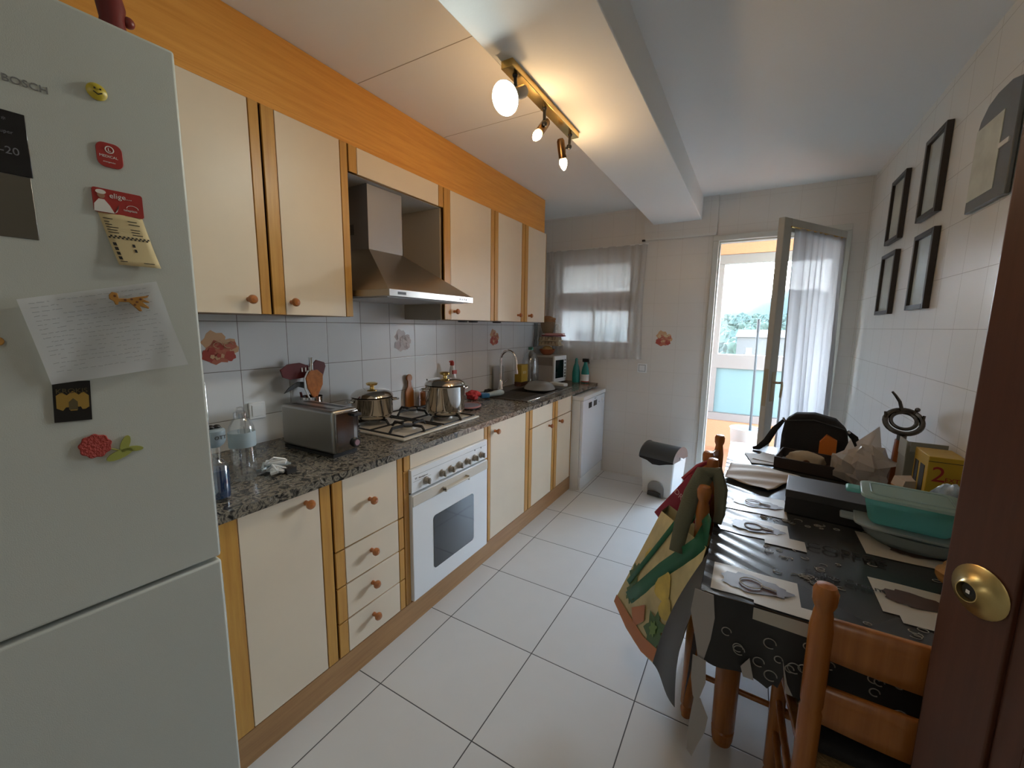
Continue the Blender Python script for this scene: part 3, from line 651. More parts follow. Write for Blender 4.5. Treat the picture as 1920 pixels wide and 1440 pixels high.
# sink clutter
t=thing('red_cloth','bright red crumpled cloth behind the big pot','cloth',(-.46,2.63,ZW))
def blob(R,seed,sq=(1,1,1),amp=.18,n=26,k=16,zc=1):
    rr=random.Random(seed); ph=[rr.uniform(0,6.3) for _ in range(8)]
    b=MB(); vs=[];fs=[]
    for i in range(n):
        a=2*PI*i/n
        for j in range(k+1):
            p=PI*j/k
            r=R*(1+amp*(math.sin(3*a+ph[0]+2*p)*.5+math.sin(5*a+ph[1]-3*p)*.4+math.sin(7*p+ph[2])*.35+math.sin(9*a+4*p+ph[3])*.25)*math.sin(p))
            vs.append((r*sq[0]*math.cos(a)*math.sin(p),r*sq[1]*math.sin(a)*math.sin(p),max(0,R*sq[2]+(-r*math.cos(p)*sq[2]))))
    for i in range(n):
        for j in range(k): fs.append((i*(k+1)+j,((i+1)%n)*(k+1)+j,((i+1)%n)*(k+1)+j+1,i*(k+1)+j+1))
    b.add(vs,fs); return b
blob(.05,3,(1,1,.7),.3).build('cloth',mat('coral_red_cloth',(.62,.05,.06),.7),t)
t=thing('blue_scrubber','blue and white washing-up brush lying by the sink','brush',(-.41,2.73,ZW+.001),-30)
MB().box(-.03,.03,-.05,.02,.006,.04).build('blue_head',mat('scrubber_blue',(.03,.17,.36),.4),t,bevel=.006)
MB().tube([(0,.01,.024),(.0,.06,.03),(.0,.12,.035),(0,.15,.035)],[.018,.02,.024,.014],10).build('white_handle',mat('pale_cyan',(.50,.62,.66),.3),t)
t=thing('oven_mitt','grey and pink padded mitt lying by the hob','mitt',(-.30,2.37,ZW),20)
blob(.075,9,(1,1.3,.16),.12).build('pad',mat('grey_mitt',(.22,.22,.27),.9),t)
MB().tube([(.07*math.cos(a),.095*math.sin(a),.014) for a in [2*PI*i/20 for i in range(20)]],.006,6,closed=True).build('piping',mat('pink_piping',(.45,.2,.2),.8),t)
t=thing('plate_cover','domed grey plastic plate cover sitting over the sink bowl','plate cover',(-.27,3.36,ZW+.0065))
MB().lathe([(.135,0),(.137,.004),(.125,.03),(.095,.055),(.05,.068),(0,.072)],(0,0,0),36).build('dome',mat('grey_dome',(.24,.25,.26),.25),t)
t=thing('black_sponge','black sponge at the back of the drainer','sponge',(-.50,2.90,ZW+.0065),15)
blob(.035,5,(1,1.5,.5),.25).build('sponge',BLKFAB,t)
t=thing('leaning_tray','tall grey tray leaning on the tiles behind the tap','tray',(-.585,3.19,ZW),0)
MB().prism([(x+XL*0,a,c) for x,a,c in rrect(-.08,.08,0,.20,.02,0)],(-.012,0,0)).build('tray',mat('grey_tray',(.34,.34,.34),.4),t,bevel=.003)
t=thing('water_jug','five litre clear water bottle with green cap beside the microwave','bottle',(-.50,3.62,ZW))
MB().lathe([(0,0),(.075,0),(.08,.01),(.08,.20),(.075,.24),(.05,.29),(.02,.32),(.02,.33)],(0,0,0),26).build('vessel',BOTTLE,t)
MB().lathe([(.024,.325),(.024,.35),(0,.352)],(0,0,0),16).build('cap',mat('green_cap',(.02,.20,.15),.4),t)
t=thing('yellow_carton','yellow detergent carton standing behind the tap','carton',(-.50,3.44,ZW))
MB().box(-.035,.035,-.06,.06,.0,.045).build('dark_base',mat('carton_brown',(.09,.04,.025),.6),t)
MB().box(-.035,.035,-.06,.06,.045,.20).build('box',mat('mustard_yellow',(.42,.28,.03),.5),t,bevel=.002)
MB().text('ECO',.03,(.0352,-.03,.12),(0,1,0),(0,0,1)).build('print',WHITEINK,t)
# microwave
t=thing('microwave','small white microwave at the far end of the worktop','microwave',(-.46,3.895,ZW),-8)
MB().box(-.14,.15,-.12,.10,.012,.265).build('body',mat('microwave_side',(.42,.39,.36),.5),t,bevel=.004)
MB().box(-.13,.14,-.11,.09,0,.012).build('feet',BLACK,t)
d=MB().box(.15,.168,-.12,.10,.012,.265).build('door',WHITE,t,bevel=.004)
MB().box(.168,.1695,-.10,.045,.05,.225).build('window',mat('microwave_glass',(.01,.02,.025),.08),d)
b=MB()
for z in (.06,.09,.12,.15,.19,.22): b.box(.168,.171,.062,.085,z-.008,z+.008)
b.build('buttons',GREYINK,d)
b=MB().box(-.13,.145,-.1212,-.12,.17,.25)
b.build('side_vent',mat('vent_brown',(.22,.19,.17),.6),t)
t2=thing('sponge_dish','white plastic dish in front of the microwave','dish',(-.24,3.665,ZW),-12)
MB().box(-.07,.10,-.035,.035,.0,.03).build('dish',WHITE,t2,bevel=.008,seg=3)
# basket + stuff on microwave
zm=ZW+.2655
t=thing('fruit_bowl','terracotta bowl on top of the microwave','bowl',(-.46,3.90,zm))
MB().lathe([(0,0),(.04,0),(.065,.02),(.08,.055),(.078,.057),(.06,.025),(0,.01)],(0,0,0),26).build('bowl',mat('terracotta',(.36,.10,.04),.5),t)
tag(blob(.036,11,(1.4,1,.8),.15).build('bread_roll',mat('bread_crust',(.45,.28,.11),.8)),'yellow-brown roll resting in the terracotta bowl','food').location=(-.46,3.90,zm+.03)
t=thing('egg_carton','beige egg cartons stacked on the bowl','egg carton',(-.46,3.93,zm+.09))
EG=mat('egg_carton_pulp',(.40,.32,.22),.9)
for z in (0,.045):
    b=MB().box(-.09,.13,-.055,.055,z,z+.012)
    for i in range(6):
        for j in range(2): b.lathe([(.022,0),(.016,.028),(0,.03)],(-.075+i*.036,-.028+j*.056,z+.012),10)
    b.build('tray',EG,t)
t=thing('red_book','pink and dark red packet lying on the egg cartons','packet',(-.43,3.93,zm+.184),8)
MB().box(-.09,.13,-.05,.05,0,.012).build('cover',mat('dark_red_cover',(.20,.03,.035),.5),t)
MB().box(-.06,.125,-.052,.048,.012,.03).build('pack',mat('pink_pack',(.55,.28,.27),.5),t,bevel=.004)
t=thing('white_pitcher','white mug on top of the pile by the window','mug',(-.36,3.925,zm+.2145))
MB().lathe([(0,0),(.03,0),(.032,.09),(.03,.092),(.028,.01),(0,.01)],(0,0,0),20).build('mug',WHITE,t)
MB().tube([(0,-.03,.02),(0,-.055,.03),(0,-.055,.065),(0,-.03,.075)],.004,6).build('handle',WHITE,t)
t=thing('wicker_basket','worn wicker basket with a loaf on top of the pile beside the wall cabinet','basket',(-.47,3.92,zm+.2145))
b=MB().lathe([(.05,0),(.068,.06),(.075,.11),(.07,.11),(.06,.02),(0,.01)],(0,0,0),20)
b.build('basket',mat('wicker',(.26,.18,.11),.9,bump=1,bscale=120),t)
blob(.055,17,(1.3,1,.8),.2).build('loaf',mat('brown_loaf',(.33,.16,.07),.8),t).location=(0.0,0,.08)
t=thing('hanging_wire','bundle of wires and steel skewers hanging below the last wall cabinet','utensils',(-.36,3.44,1.30))
b=MB()
for i in range(5): b.tube([(.0,-.03+.015*i,.158),(.005,-.03+.014*i,.05),(-.005,-.03+.016*i,-.05)],.003,6)
b.build('rods',[DGREY],t)
# sprays
TEAL=mat('teal_bottle',(.02,.26,.24),.2,trans=.0)
def spray(x,y,label,head,rz=0):
    t=thing('spray_bottle',label,'bottle',(x,y,ZW),rz)
    MB().lathe([(0,0),(.036,0),(.038,.01),(.038,.10),(.03,.15),(.016,.19),(.016,.205)],(0,0,0),22).build('vessel',TEAL,t)
    MB().lathe([(.0385,.02),(.0385,.085)],(0,0,0),22).build('label_sleeve',WHITE if head else TEAL,t)
    if head:
        MB().lathe([(.0388,.008),(.0388,.02)],(0,0,0),22).build('red_band',RED,t)
        MB().box(-.03,.03,-.012,.012,.205,.24).tube([(.03,0,.235),(.035,0,.19)],.005,6).build('trigger_head',BLACK,t,bevel=.004)
    else: MB().lathe([(.014,.205),(.014,.225),(.008,.24),(0,.24)],(0,0,0),14).build('cap',TEAL,t)
spray(-.09,4.0,'teal spray bottle with black trigger and red-banded label',True)
spray(-.185,4.0,'plain teal bottle without trigger beside the spray bottle',False)
# light switch
t=thing('light_switch','square white light switch on the back wall','switch',(.44,YB,1.058))
MB().box(-.042,.042,-.010,0,-.042,.042).build('plate',WHITE,t,bevel=.003)
MB().box(-.030,.030,-.0106,-.010,-.030,.030).build('shadow_line',DGREY,t)
MB().box(-.027,.027,-.014,-.010,-.027,.027).build('rocker',WHITE,t,bevel=.002)
# trash can
t=thing('pedal_bin','white pedal bin with dark lid by the back wall','bin',(.72,3.80,0),-14)
def fru(b,x0,x1,y0,y1,z0,X0,X1,Y0,Y1,z1,m=0):
    b.add([(x0,y0,z0),(x1,y0,z0),(x1,y1,z0),(x0,y1,z0),(X0,Y0,z1),(X1,Y0,z1),(X1,Y1,z1),(X0,Y1,z1)],[(3,2,1,0),(4,5,6,7),(0,1,5,4),(1,2,6,5),(2,3,7,6),(3,0,4,7)],m); return b
BW=mat('bin_white',(.78,.81,.81),.4)
fru(MB(),-.125,.125,-.10,.125,0,-.145,.145,-.12,.14,.34).build('bucket',BW,t,bevel=.012,seg=3)
arch=[(.07*math.cos(a)*1.0,-.1305,.075+.06*math.sin(a)) for a in [PI*i/10 for i in range(11)]]+[(-.07,-.1305,.0),(.07,-.1305,.0)]
MB().prism([(x,y+.01,z) for x,y,z in arch],(0,.012,0)).build('pedal_recess',mat('bin_recess',(.30,.31,.31),.5),t)
MB().prism([(-.06,-.15,.012),(.06,-.15,.012),(.055,-.15,.045),(.0,-.15,.055),(-.055,-.15,.045)],(0,.02,0)).build('pedal',DGREY,t,bevel=.004)
b=MB()
n=14; vs=[];fs=[]
for k in range(n+1):
    a=PI*k/n
    for x in (-.15,.15): vs.append((x,-.145*math.cos(a) if 1 else 0,.335+.10*math.sin(a)))
for k in range(n): fs.append((2*k,2*k+1,2*k+3,2*k+2))
fs.append([2*k for k in range(n+1)][::-1]); fs.append([2*k+1 for k in range(n+1)])
fs.append((0,2*n,2*n+1,1))
b.add(vs,fs); b.build('lid',DGREY,t,bevel=.006)
bagp=[(-.149,.34),(.149,.34),(.149,.325),(.09,.31),(.03,.29),(-.03,.285),(-.08,.31),(-.149,.322)]
MB().prism([(x,-.142,z) for x,z in bagp],(0,.006,0)).build('bin_liner',BLKFAB,t)
MB().tube([(.15,-.02,.35),(.16,.0,.34),(.155,.02,.335)],.010,8).build('hinge',WHITE,t)
# ------------------------------------------------------------------ window and curtain
b=MB(); yy=YB+.05
for a in ((WX0,WX1,WZ0,WZ0+.03,0),(WX0,WX1,WZ1-.03,WZ1,0),(WX0,WX0+.03,WZ0+.03,WZ1-.03,.002),(WX1-.03,WX1,WZ0+.03,WZ1-.03,.002),(WX0+.03,WX1-.03,1.585,1.765,0)): b.box(a[0]+.001,a[1]-.001,yy+a[4],yy+.05-a[4],a[2]+.001,a[3]-.001)
KG=seethru('dulled_kitchen_glass',(.80,.82,.82),.04,.5,'diff',True)
w1=struct(b.build('window_1',mat('brownish_frame',(.38,.27,.22),.5),bevel=.002),'small kitchen window behind the sheer curtain')
MB().box(WX0+.03,WX1-.03,yy+.02,yy+.024,WZ0+.03,1.585).box(WX0+.03,WX1-.03,yy+.02,yy+.024,1.765,WZ1-.03).build('glass',KG,w1)
MB().box((WX0+WX1)/2-.012,(WX0+WX1)/2+.012,yy+.005,yy+.045,WZ0+.03,1.585).build('mullion',PVCW,w1)
def sh(u,v):
    x=-.55+.98*u; z=2.165-1.045*v
    f=math.sin(u*70+2.2*math.sin(u*13)+.6*v); f=math.copysign(abs(f)**.6,f)
    return (x+.010*math.sin(v*4+u*9),YB-.043+(.012+.010*math.sin(u*9+1))*f*(0.45+.55*v),z-.02*math.sin(u*5)*v)
t=thing('sheer_curtain','white sheer curtain gathered over the small kitchen window','curtain',(-.06,YB-.04,1.12))
MB().grid(sh,220,24).build('cloth',SHEER,t,world=True)
MB().cyl((-.56,YB-.04,2.165),(.44,YB-.04,2.165),.005,n=8).build('rod',PVCW,t,world=True)
for i,x in enumerate((-.22,-.10,.02,.16)):
    lab=['blue-white','white','clear','green-blue'][i]
    t=thing('sill_bottle',f'{lab} bottle on the window ledge seen through the sheer curtain, {["leftmost","second from left","third from left","rightmost"][i]}','bottle',(x,YB+.13,WZ0+.0),group='bottles on the window ledge')
    MB().lathe([(0,0),(.032,0),(.034,.12),(.014,.17),(.014,.19)],(0,0,0),16).build('vessel',mat('sill_bottle_col',[(.5,.6,.7),(.6,.6,.6),(.35,.45,.5),(.2,.45,.5)][i],.3),t)
    MB().lathe([(.016,.19),(.016,.21),(0,.21)],(0,0,0),12).build('cap',WHITE,t)
# ------------------------------------------------------------------ balcony door
b=MB()
FW=.045
for a in ((DX0+.001,DX0+FW,.021,DZ1-FW),(DX1-FW,DX1-.001,.021,DZ1-FW),(DX0+.001,DX1-.001,DZ1-FW,DZ1-.001)): b.box(a[0],a[1],YB-.02,YB+.09,a[2],a[3])
for a in ((DX0+FW,DX0+FW+.012,.021,DZ1-FW-.012),(DX0+FW,DX1-FW,DZ1-FW-.012,DZ1-FW)): b.box(a[0],a[1],YB+.02,YB+.09,a[2],a[3])
b.box(DX0+.001,DX1-.001,YB-.02,YB+.169,0.001,.02)
fr=struct(b.build('door_1',FRAMEW,bevel=.003),'white painted frame of the balcony door')
# leaf
LW,LH=.778,2.11; hinge=Vector((1.812,4.025,.022)); ang=math.atan2(-.66,-.41)
lf_=thing('balcony_door_leaf','white glazed balcony door leaf standing open into the kitchen','door',hinge,math.degrees(ang))
# local: x from hinge to free edge, y: left of that (towards glass outside), room face is +y?
s=.085
b=MB()
for a in ((0,s,0,LH),(LW-s,LW,0,LH),(s,LW-s,LH-s,LH),(s,LW-s,0,.12)): b.box(a[0],a[1],-.02,.02,a[2],a[3])
b.build('frame',mat('leaf_paint',(.50,.49,.44),.5),lf_,bevel=.004)
MB().box(s,LW-s,-.003,.003,.12,LH-s).build('glass_pane',GLASSP,lf_)
HBM=mat('dull_beige_metal',(.42,.36,.25),.45,.4)
hb=MB().box(LW-.06,LW-.03,.02,.026,.93,1.13).build('handle_plate',HBM,lf_,bevel=.002)
MB().tube([(LW-.045,.026,1.06),(LW-.045,.06,1.06),(LW-.07,.066,1.062),(LW-.075,.066,1.04),(LW-.078,.06,.96)],.008,8).build('lever',HBM,hb)
hb2=MB().box(LW,LW+.002,-.012,.012,.9,1.15).build('lock_strip',HBM,lf_)
def lc(u,v):
    x=s*.75+ (LW-s*1.75)*u; z=LH-.06-1.80*v
    g=.35+.65*min(1,v*1.5)
    f=math.sin(u*46+1.8*math.sin(u*11)+.5*v); f=math.copysign(abs(f)**.6,f)
    return (x+.006*math.sin(v*7+u*20),.032+.020*g+.018*g*f,z)
t=thing('door_curtain','long white net curtain hanging on the open balcony door leaf','curtain',hinge,math.degrees(ang))
MB().grid(lc,200,30).build('cloth',SHEER2,t)
MB().cyl((s*.6,.034,LH-.058),(LW-s*.6,.034,LH-.058),.005,n=8).build('rod',BRASS,t)
# ------------------------------------------------------------------ balcony
YP=5.6
struct(MB().box(-1.8,3.2,YB+.17,YP+.2,-.1,-.0).build('floor',tile_mat('balcony_tiles','xy',(.2,.1),(.3,.3),.006,(.34,.16,.085),(.16,.09,.06),.5,.08)),'terracotta floor of the balcony')
struct(MB().box(-1.8,3.2,YB+.17,YP+.2,2.5,2.6).build('ceiling',mat('balcony_ceiling',(.75,.72,.68),.9)),'balcony ceiling')
struct(MB().box(-1.8,-1.7,YB+.17,YP+.2,0,2.5).build('wall_balcony_left',SALMON)); struct(MB().box(3.1,3.2,YB+.17,YP+.2,0,2.5).build('wall_balcony_right',SALMON))
b=MB().box(-1.7,3.1,YP,YP+.15,0,.34).box(-1.7,3.1,YP,YP+.15,2.27,2.5); struct(b.build('wall_balcony_front',SALMON),'salmon parapet and lintel of the glazed balcony')
b=MB(); fy0,fy1=YP+.02,YP+.09
b.box(-1.7,3.1,fy0-.03,fy1,.341,.43).box(-1.7,3.1,fy0-.004,fy1+.004,.965,1.13).box(-1.7,3.1,fy0-.004,fy1+.004,2.165,2.269)
for x in (-1.7,-.55,.875,2.25,3.04): b.box(x,x+.085,fy0,fy1,.431,2.164)
w2=struct(b.build('window_2',mat('balcony_frame',(.15,.125,.112),.5),bevel=.003),'white frames of the balcony glazing')
b=MB()
xs=[-1.7,-.55,.875,2.25,3.04]
for a,c in zip(xs[:-1],xs[1:]): b.box(a+.085,c,YP+.05,YP+.055,1.13,2.165)
b.build('clear_glass',GLASSP,w2)
b=MB()
for a,c in zip(xs[:-1],xs[1:]): b.box(a+.085,c,YP+.05,YP+.055,.43,.965)
b.build('frosted_glass',FROST,w2)
t=thing('mop_bucket','white bucket standing on the balcony','bucket',(1.32,4.9,0))
MB().lathe([(0,0),(.105,0),(.108,.01),(.142,.41),(.15,.43),(.143,.43),(.136,.41),(.10,.015),(0,.015)],(0,0,0),30).build('bucket',mat('bucket_white',(.40,.36,.33),.45),t)
MB().lathe([(.045,.40),(.138,.418),(.136,.424),(.045,.41)],(0,0,0),30).build('wringer',mat('wringer_grey',(.16,.19,.22),.5),t)
t=thing('mop','mop with slim metal pole standing in the bucket','mop',(1.33,4.9,.016))
MB().cyl((.03,0,.25),(.012,.02,1.50),.0115,n=12).build('pole',mat('mop_pole_grey',(.05,.055,.06),.6,0),t)
MB().cyl((.0135,.018,1.38),(.012,.02,1.51),.014,n=12).build('grip',mat('grip_grey',(.04,.04,.045),.5),t)
blob(.07,21,(1,1,1.6),.2).build('mop_head',mat('mop_strands',(.35,.35,.37),.9,bump=1,bscale=90),t)
# view
def hill(name,y,h0,amp,seed,m,label,x0=-120,x1=160,d=30):
    rr=random.Random(seed); ph=[rr.uniform(0,6) for _ in range(5)]
    def f(u,v):
        x=x0+(x1-x0)*u; e=h0+amp*(math.sin(x*.035+ph[0])+.4*math.sin(x*.09+ph[1])+.15*math.sin(x*.31+ph[2]))
        if v<.5: return (x,y-d*(1-2*v)**1.0*1.0,-14+(e+14)*math.sin(v*PI))
        return (x,y+d*(2*v-1),-14+(e+14)*math.sin(v*PI))
    o=MB().grid(f,160,10).build(name,m); return o
struct(MB().add([(-200,12,-14),(260,12,-14),(-200,40,-14),(260,40,-14),(-200,80,-9),(260,80,-9),(-200,520,15.6),(260,520,15.6)],[(0,1,3,2),(2,3,5,4),(4,5,7,6)]).build('trim_6',mat('distant_ground',(.009,.011,.007),.95,vary=.3,vscale=.1)),'distant ground sloping up beyond the balcony')
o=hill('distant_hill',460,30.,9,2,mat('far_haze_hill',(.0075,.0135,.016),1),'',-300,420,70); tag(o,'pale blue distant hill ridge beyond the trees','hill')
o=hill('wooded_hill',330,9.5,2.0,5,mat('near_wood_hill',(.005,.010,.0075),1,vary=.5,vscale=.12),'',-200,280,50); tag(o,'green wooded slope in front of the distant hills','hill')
# trees (a wood: crowns one by one where seen)
TM=[mat('foliage_a',(.0045,.0125,.0062),.9,vary=.7,vscale=6),mat('foliage_b',(.0085,.0165,.008),.9,vary=.7,vscale=6)]
rr=random.Random(12); protos=[]
for k in range(4):
    b=blob(1.0,30+k,(1,1,1.1),.3,30,20); b.v=[Vector((v.x,v.y,0 if v.z<.01 else v.z))*1+Vector((rr.uniform(-.09,.09),rr.uniform(-.09,.09),rr.uniform(-.09,.09))) for v in b.v]; me=b.build('tree_crown',TM[k%2]); protos.append(me.data); bpy.data.objects.remove(me)
trunkb=MB().cyl((0,0,0),(0,0,3),.18,.12,8).build('tree_trunk',mat('bark',(.10,.07,.05),.9)); trunkd=trunkb.data; bpy.data.objects.remove(trunkb)
def gz(y): return -14+(5*(y-40)/40 if y<80 else 5+(y-80)*.056) if y>40 else -14
for y,zt in ((82,-3.3),(100,-2.2),(122,-.8),(146,.8),(172,2.4),(200,4.0),(230,5.6)):
    x=1.3-.10*y
    while x<1.3+.11*y:
        r=rr.uniform(2.2,2.75); g=gz(y)
        t=thing('tree','green leafy tree in the wood beyond the balcony','tree',(x,y,g),group='trees beyond the balcony')
        o=bpy.data.objects.new('trunk',trunkd); COL.objects.link(o); o.parent=t; o.scale=(1,1,(zt-g-r*.8)/3)
        o=bpy.data.objects.new('crown',protos[rr.randrange(4)]); COL.objects.link(o); o.parent=t; o.location=(0,0,zt-g-r); o.scale=(r*.92,r*.92,r)
        x+=5.9
for (x,y,sx,sy,h,lab) in ((2.3,56,5.0,6,12.7,'low pale house among the trees, centre of the balcony view'),(-4.4,52,3.2,6,14.6,'pale house at the left edge of the balcony view')):
    t=thing('distant_house',lab,'house',(x,y,-12.2))
    HM=mat('house_wall',(.035,.030,.026),.9); MB().box(-sx/2,sx/2,-sy/2,sy/2,0,h).build('walls',HM,t)
    MB().add([(-sx/2-.2,-sy/2-.2,h),(sx/2+.2,-sy/2-.2,h),(sx/2+.2,sy/2+.2,h),(-sx/2-.2,sy/2+.2,h),(-sx/2,0,h+.8),(sx/2,0,h+.8)],[(0,1,5,4),(2,3,4,5),(0,4,3),(1,2,5),(0,3,2,1)]).build('roof',mat('roof_tile',(.02,.013,.010),.9),t)
    for k in range(2): MB().box(-sx/4+k*sx/2-.3,-sx/4+k*sx/2+.3,-sy/2-.03,-sy/2,h-2.2,h-1.2).build('window',DGREY,t)
# ------------------------------------------------------------------ track light
t=thing('track_light','brass ceiling bar with three spot bulbs on the beam','ceiling light',(.507,1.785,ZB))
MB().box(-.022,.024,-.308,.305,-.026,0).build('bar',BRASS,t,bevel=.002)
def emis(name,c,s):
    m=bpy.data.materials.new(name); m.use_nodes=True; nt=m.node_tree; nt.nodes.clear(); e=nt.nodes.new('ShaderNodeEmission'); e.inputs[0].default_value=(*c,1); e.inputs[1].default_value=s
    o=nt.nodes.new('ShaderNodeOutputMaterial'); nt.links.new(e.outputs[0],o.inputs[0]); return m
def lamp(base,piv,tip,kind,off=None):
    base,piv,tip=Vector(base),Vector(piv),Vector(tip); d=(tip-piv).normalized()
    am=MB().cyl(base,piv,.0065,n=10).ball(base,.010,12).ball(piv,.012,12)
    if off: am.cyl(piv,Vector(off),.005,n=8); piv=Vector(off)
    arm=am.build('arm',BLACK,t)
    if kind=='reflector':
        h=MB().lathe([(0,-.05),(.02,-.05),(.022,-.045),(.022,.03),(.016,.034)],piv,20,ax=d).build('lamp_holder',DGREY,arm)
        MB().lathe([(.018,.015),(.026,.035),(.050,.066),(.053,.071),(.0525,.075),(.049,.071),(.028,.04)],piv,28,ax=d).build('reflector',mat('reflector_rim',(.6,.62,.58),.3),h)
        MB().lathe([(0,.035),(.026,.04),(.046,.068),(.036,.075),(0,.079)],piv,28,ax=d).build('bulb',emis('cool_bulb',(.95,1,.93),38),h)
        return piv+d*.11
    h=MB().lathe([(0,-.045),(.012,-.043),(.017,-.034),(.018,.035),(.016,.037)],piv,20,ax=d).build('lamp_holder',DKBRASS,arm)
    MB().lathe([(.012,.037),(.017,.046),(.0175,.058),(.012,.075),(.004,.086),(0,.087)],piv,20,ax=d).build('bulb',emis('warm_bulb',(1,.72,.42),42),h)
    return piv+d*.065
l1=lamp((.004,-.256,-.026),(.008,-.253,-.085),(-.10,-.253-.85,-.085-.55),'reflector')
l2=lamp((0,-.012,-.026),(0,-.010,-.084),(-.02,-.105,-.20),'candle',(-.014,.005,-.088))
l3=lamp((0,.256,-.026),(0,.248,-.080),(0,.285,-.16),'candle',(-.022,.215,-.098))
def plight(name,loc,col,e,r=.02,typ='POINT'):
    l=bpy.data.lights.new(name,typ); l.energy=e; l.color=col; l.shadow_soft_size=r
    o=bpy.data.objects.new(name,l); COL.objects.link(o); o.location=loc; return o
T0=Vector((.507,1.785,ZB))
s1=plight('bulb_light',T0+l1+Vector((0,0,-.005)),(.90,1,.93),6.5,.04,'SPOT'); s1.data.spot_size=math.radians(165); s1.data.spot_blend=1
s1.rotation_euler=Vector((-.10,-.85,-.55)).to_track_quat('-Z','Y').to_euler()
plight('bulb_light',T0+l2+Vector((-.01,-.03,-.055)),(1,.62,.28),1.9,.02); plight('bulb_light',T0+l3+Vector((0.0,.015,-.06)),(1,.62,.28),2.2,.02)
# ------------------------------------------------------------------ pictures on right wall
def frame(y0,y1,z0,z1,label,tint):
    t=thing('picture_frame',label,'picture',(XR,(y0+y1)/2,z0),group=None)
    w=.022; dpt=.024
    b=MB()
    for a in ((y0,y0+w,z0,z1),(y1-w,y1,z0,z1),(y0+w,y1-w,z0,z0+w),(y0+w,y1-w,z1-w,z1)): b.box(XR-dpt,XR-.001,*a)
    b.build('frame',mat('black_frame',(.025,.017,.014),.35),t,world=True,bevel=.002)
    m=mat('misty_print',tint,.5,vary=.2,vscale=5)
    MB().box(XR-.010,XR-.004,y0+w,y1-w,z0+w,z1-w).build('print',m,t,world=True)
    MB().box(XR-.014,XR-.0125,y0+w,y1-w,z0+w,z1-w).build('glass',GLASSP,t,world=True)
frame(3.21,3.475,1.93,2.285,'black-framed pale print, upper one nearest the back wall',(.62,.63,.55))
frame(2.685,2.935,1.945,2.31,'black-framed pale print, upper middle between two others',(.55,.60,.58))
frame(3.205,3.485,1.525,1.872,'black-framed greyish print, lower one nearest the back wall',(.58,.60,.54))
frame(2.65,2.905,1.532,1.878,'black-framed light blue print, lower one nearest the door leaf',(.60,.70,.70))
t=thing('arched_picture','grey arched-top picture half hidden by the brown door','picture',(XR,2.3,1.86))
pts=[(XR-.004,a,c) for a,c in [(2.10,1.86),(2.385,1.86),(2.385,2.12),(2.365,2.17),(2.32,2.205),(2.26,2.22),(2.17,2.22),(2.10,2.20)]]
MB().prism(pts,(-.012,0,0)).build('frame',mat('grey_arch_frame',(.12,.125,.125),.3),t,world=True,bevel=.003)
MB().box(XR-.018,XR-.016,2.185,2.375,1.90,2.14).build('print',mat('green_grey_print',(.60,.62,.54),.5,vary=.15,vscale=10),t,world=True)
MB().box(XR-.020,XR-.016,2.12,2.185,2.02,2.035).build('white_tab',WHITEINK,t,world=True)
# ------------------------------------------------------------------ dark door leaf at right
K=Vector((1.664,1.106,0)); A=math.radians(-150)
t=thing('brown_door','dark reddish-brown wooden door standing open at the right edge','door',K,-150)
# local y: 0 at knob, edge at -.06, hinge at +.70 ; +x out to camera side
b=MB().box(-.035,0,-.058,.045,.01,2.05).box(-.035,-.008,.045,.46,.01,2.05).box(-.035,0,.46,.515,.01,2.05).box(-.035,0,.045,.46,1.93,2.05).box(-.035,0,.045,.46,.01,.16)
b.build('leaf',DOORW,t,bevel=.003)
MB().box(-.008,-.003,.085,.42,.20,1.89).build('raised_panel',DOORW,t,bevel=.004)
kn=MB().lathe([(.041,0),(.043,.002),(.041,.004),(.031,.008),(.021,.015),(.0165,.024),(.0150,.024),(.0135,.010),(0,.008)],(0,0,1.008),32,ax=(1,0,0)).build('knob_rose',mat('worn_brass',(.62,.47,.20),.34,1),t)
MB().lathe([(.0135,.009),(.0135,.016),(.006,.017),(0,.016)],(0,0,1.008),20,ax=(1,0,0)).build('spindle_hole',BLACK,kn)
MB().box(.015,.021,-.003,.003,1.005,1.011).build('spindle',CHROME,kn)
# ------------------------------------------------------------------ table
TX0,TX1,TY0,TY1,TZ=1.245,1.945,1.275,2.90,.76
t=thing('dining_table','long wooden dining table under the coffee-print cloth','table',(1.6,2.1,0))
MB().box(TX0+.004,TX1-.004,TY0+.004,TY1-.004,.732,.757).build('tabletop',CHAIRW,t,world=True,bevel=.004)
b=MB().box(1.30,1.89,1.615,1.64,.64,.732).box(1.30,1.89,2.79,2.815,.64,.732).box(1.30,1.325,1.64,2.79,.64,.732).box(1.865,1.89,1.64,2.79,.64,.732)
b.build('apron',CHAIRW,t,world=True)
LP=[(.030,0),(.034,.02),(.036,.05),(.031,.055),(.036,.062),(.038,.30),(.033,.52),(.036,.55),(.028,.56),(.036,.575),(.036,.64)]
for x,y in ((1.325,1.635),(1.868,1.635),(1.325,2.79),(1.868,2.79)): MB().lathe(LP,(x,y,0),20).build('leg',CHAIRW,t,world=True)
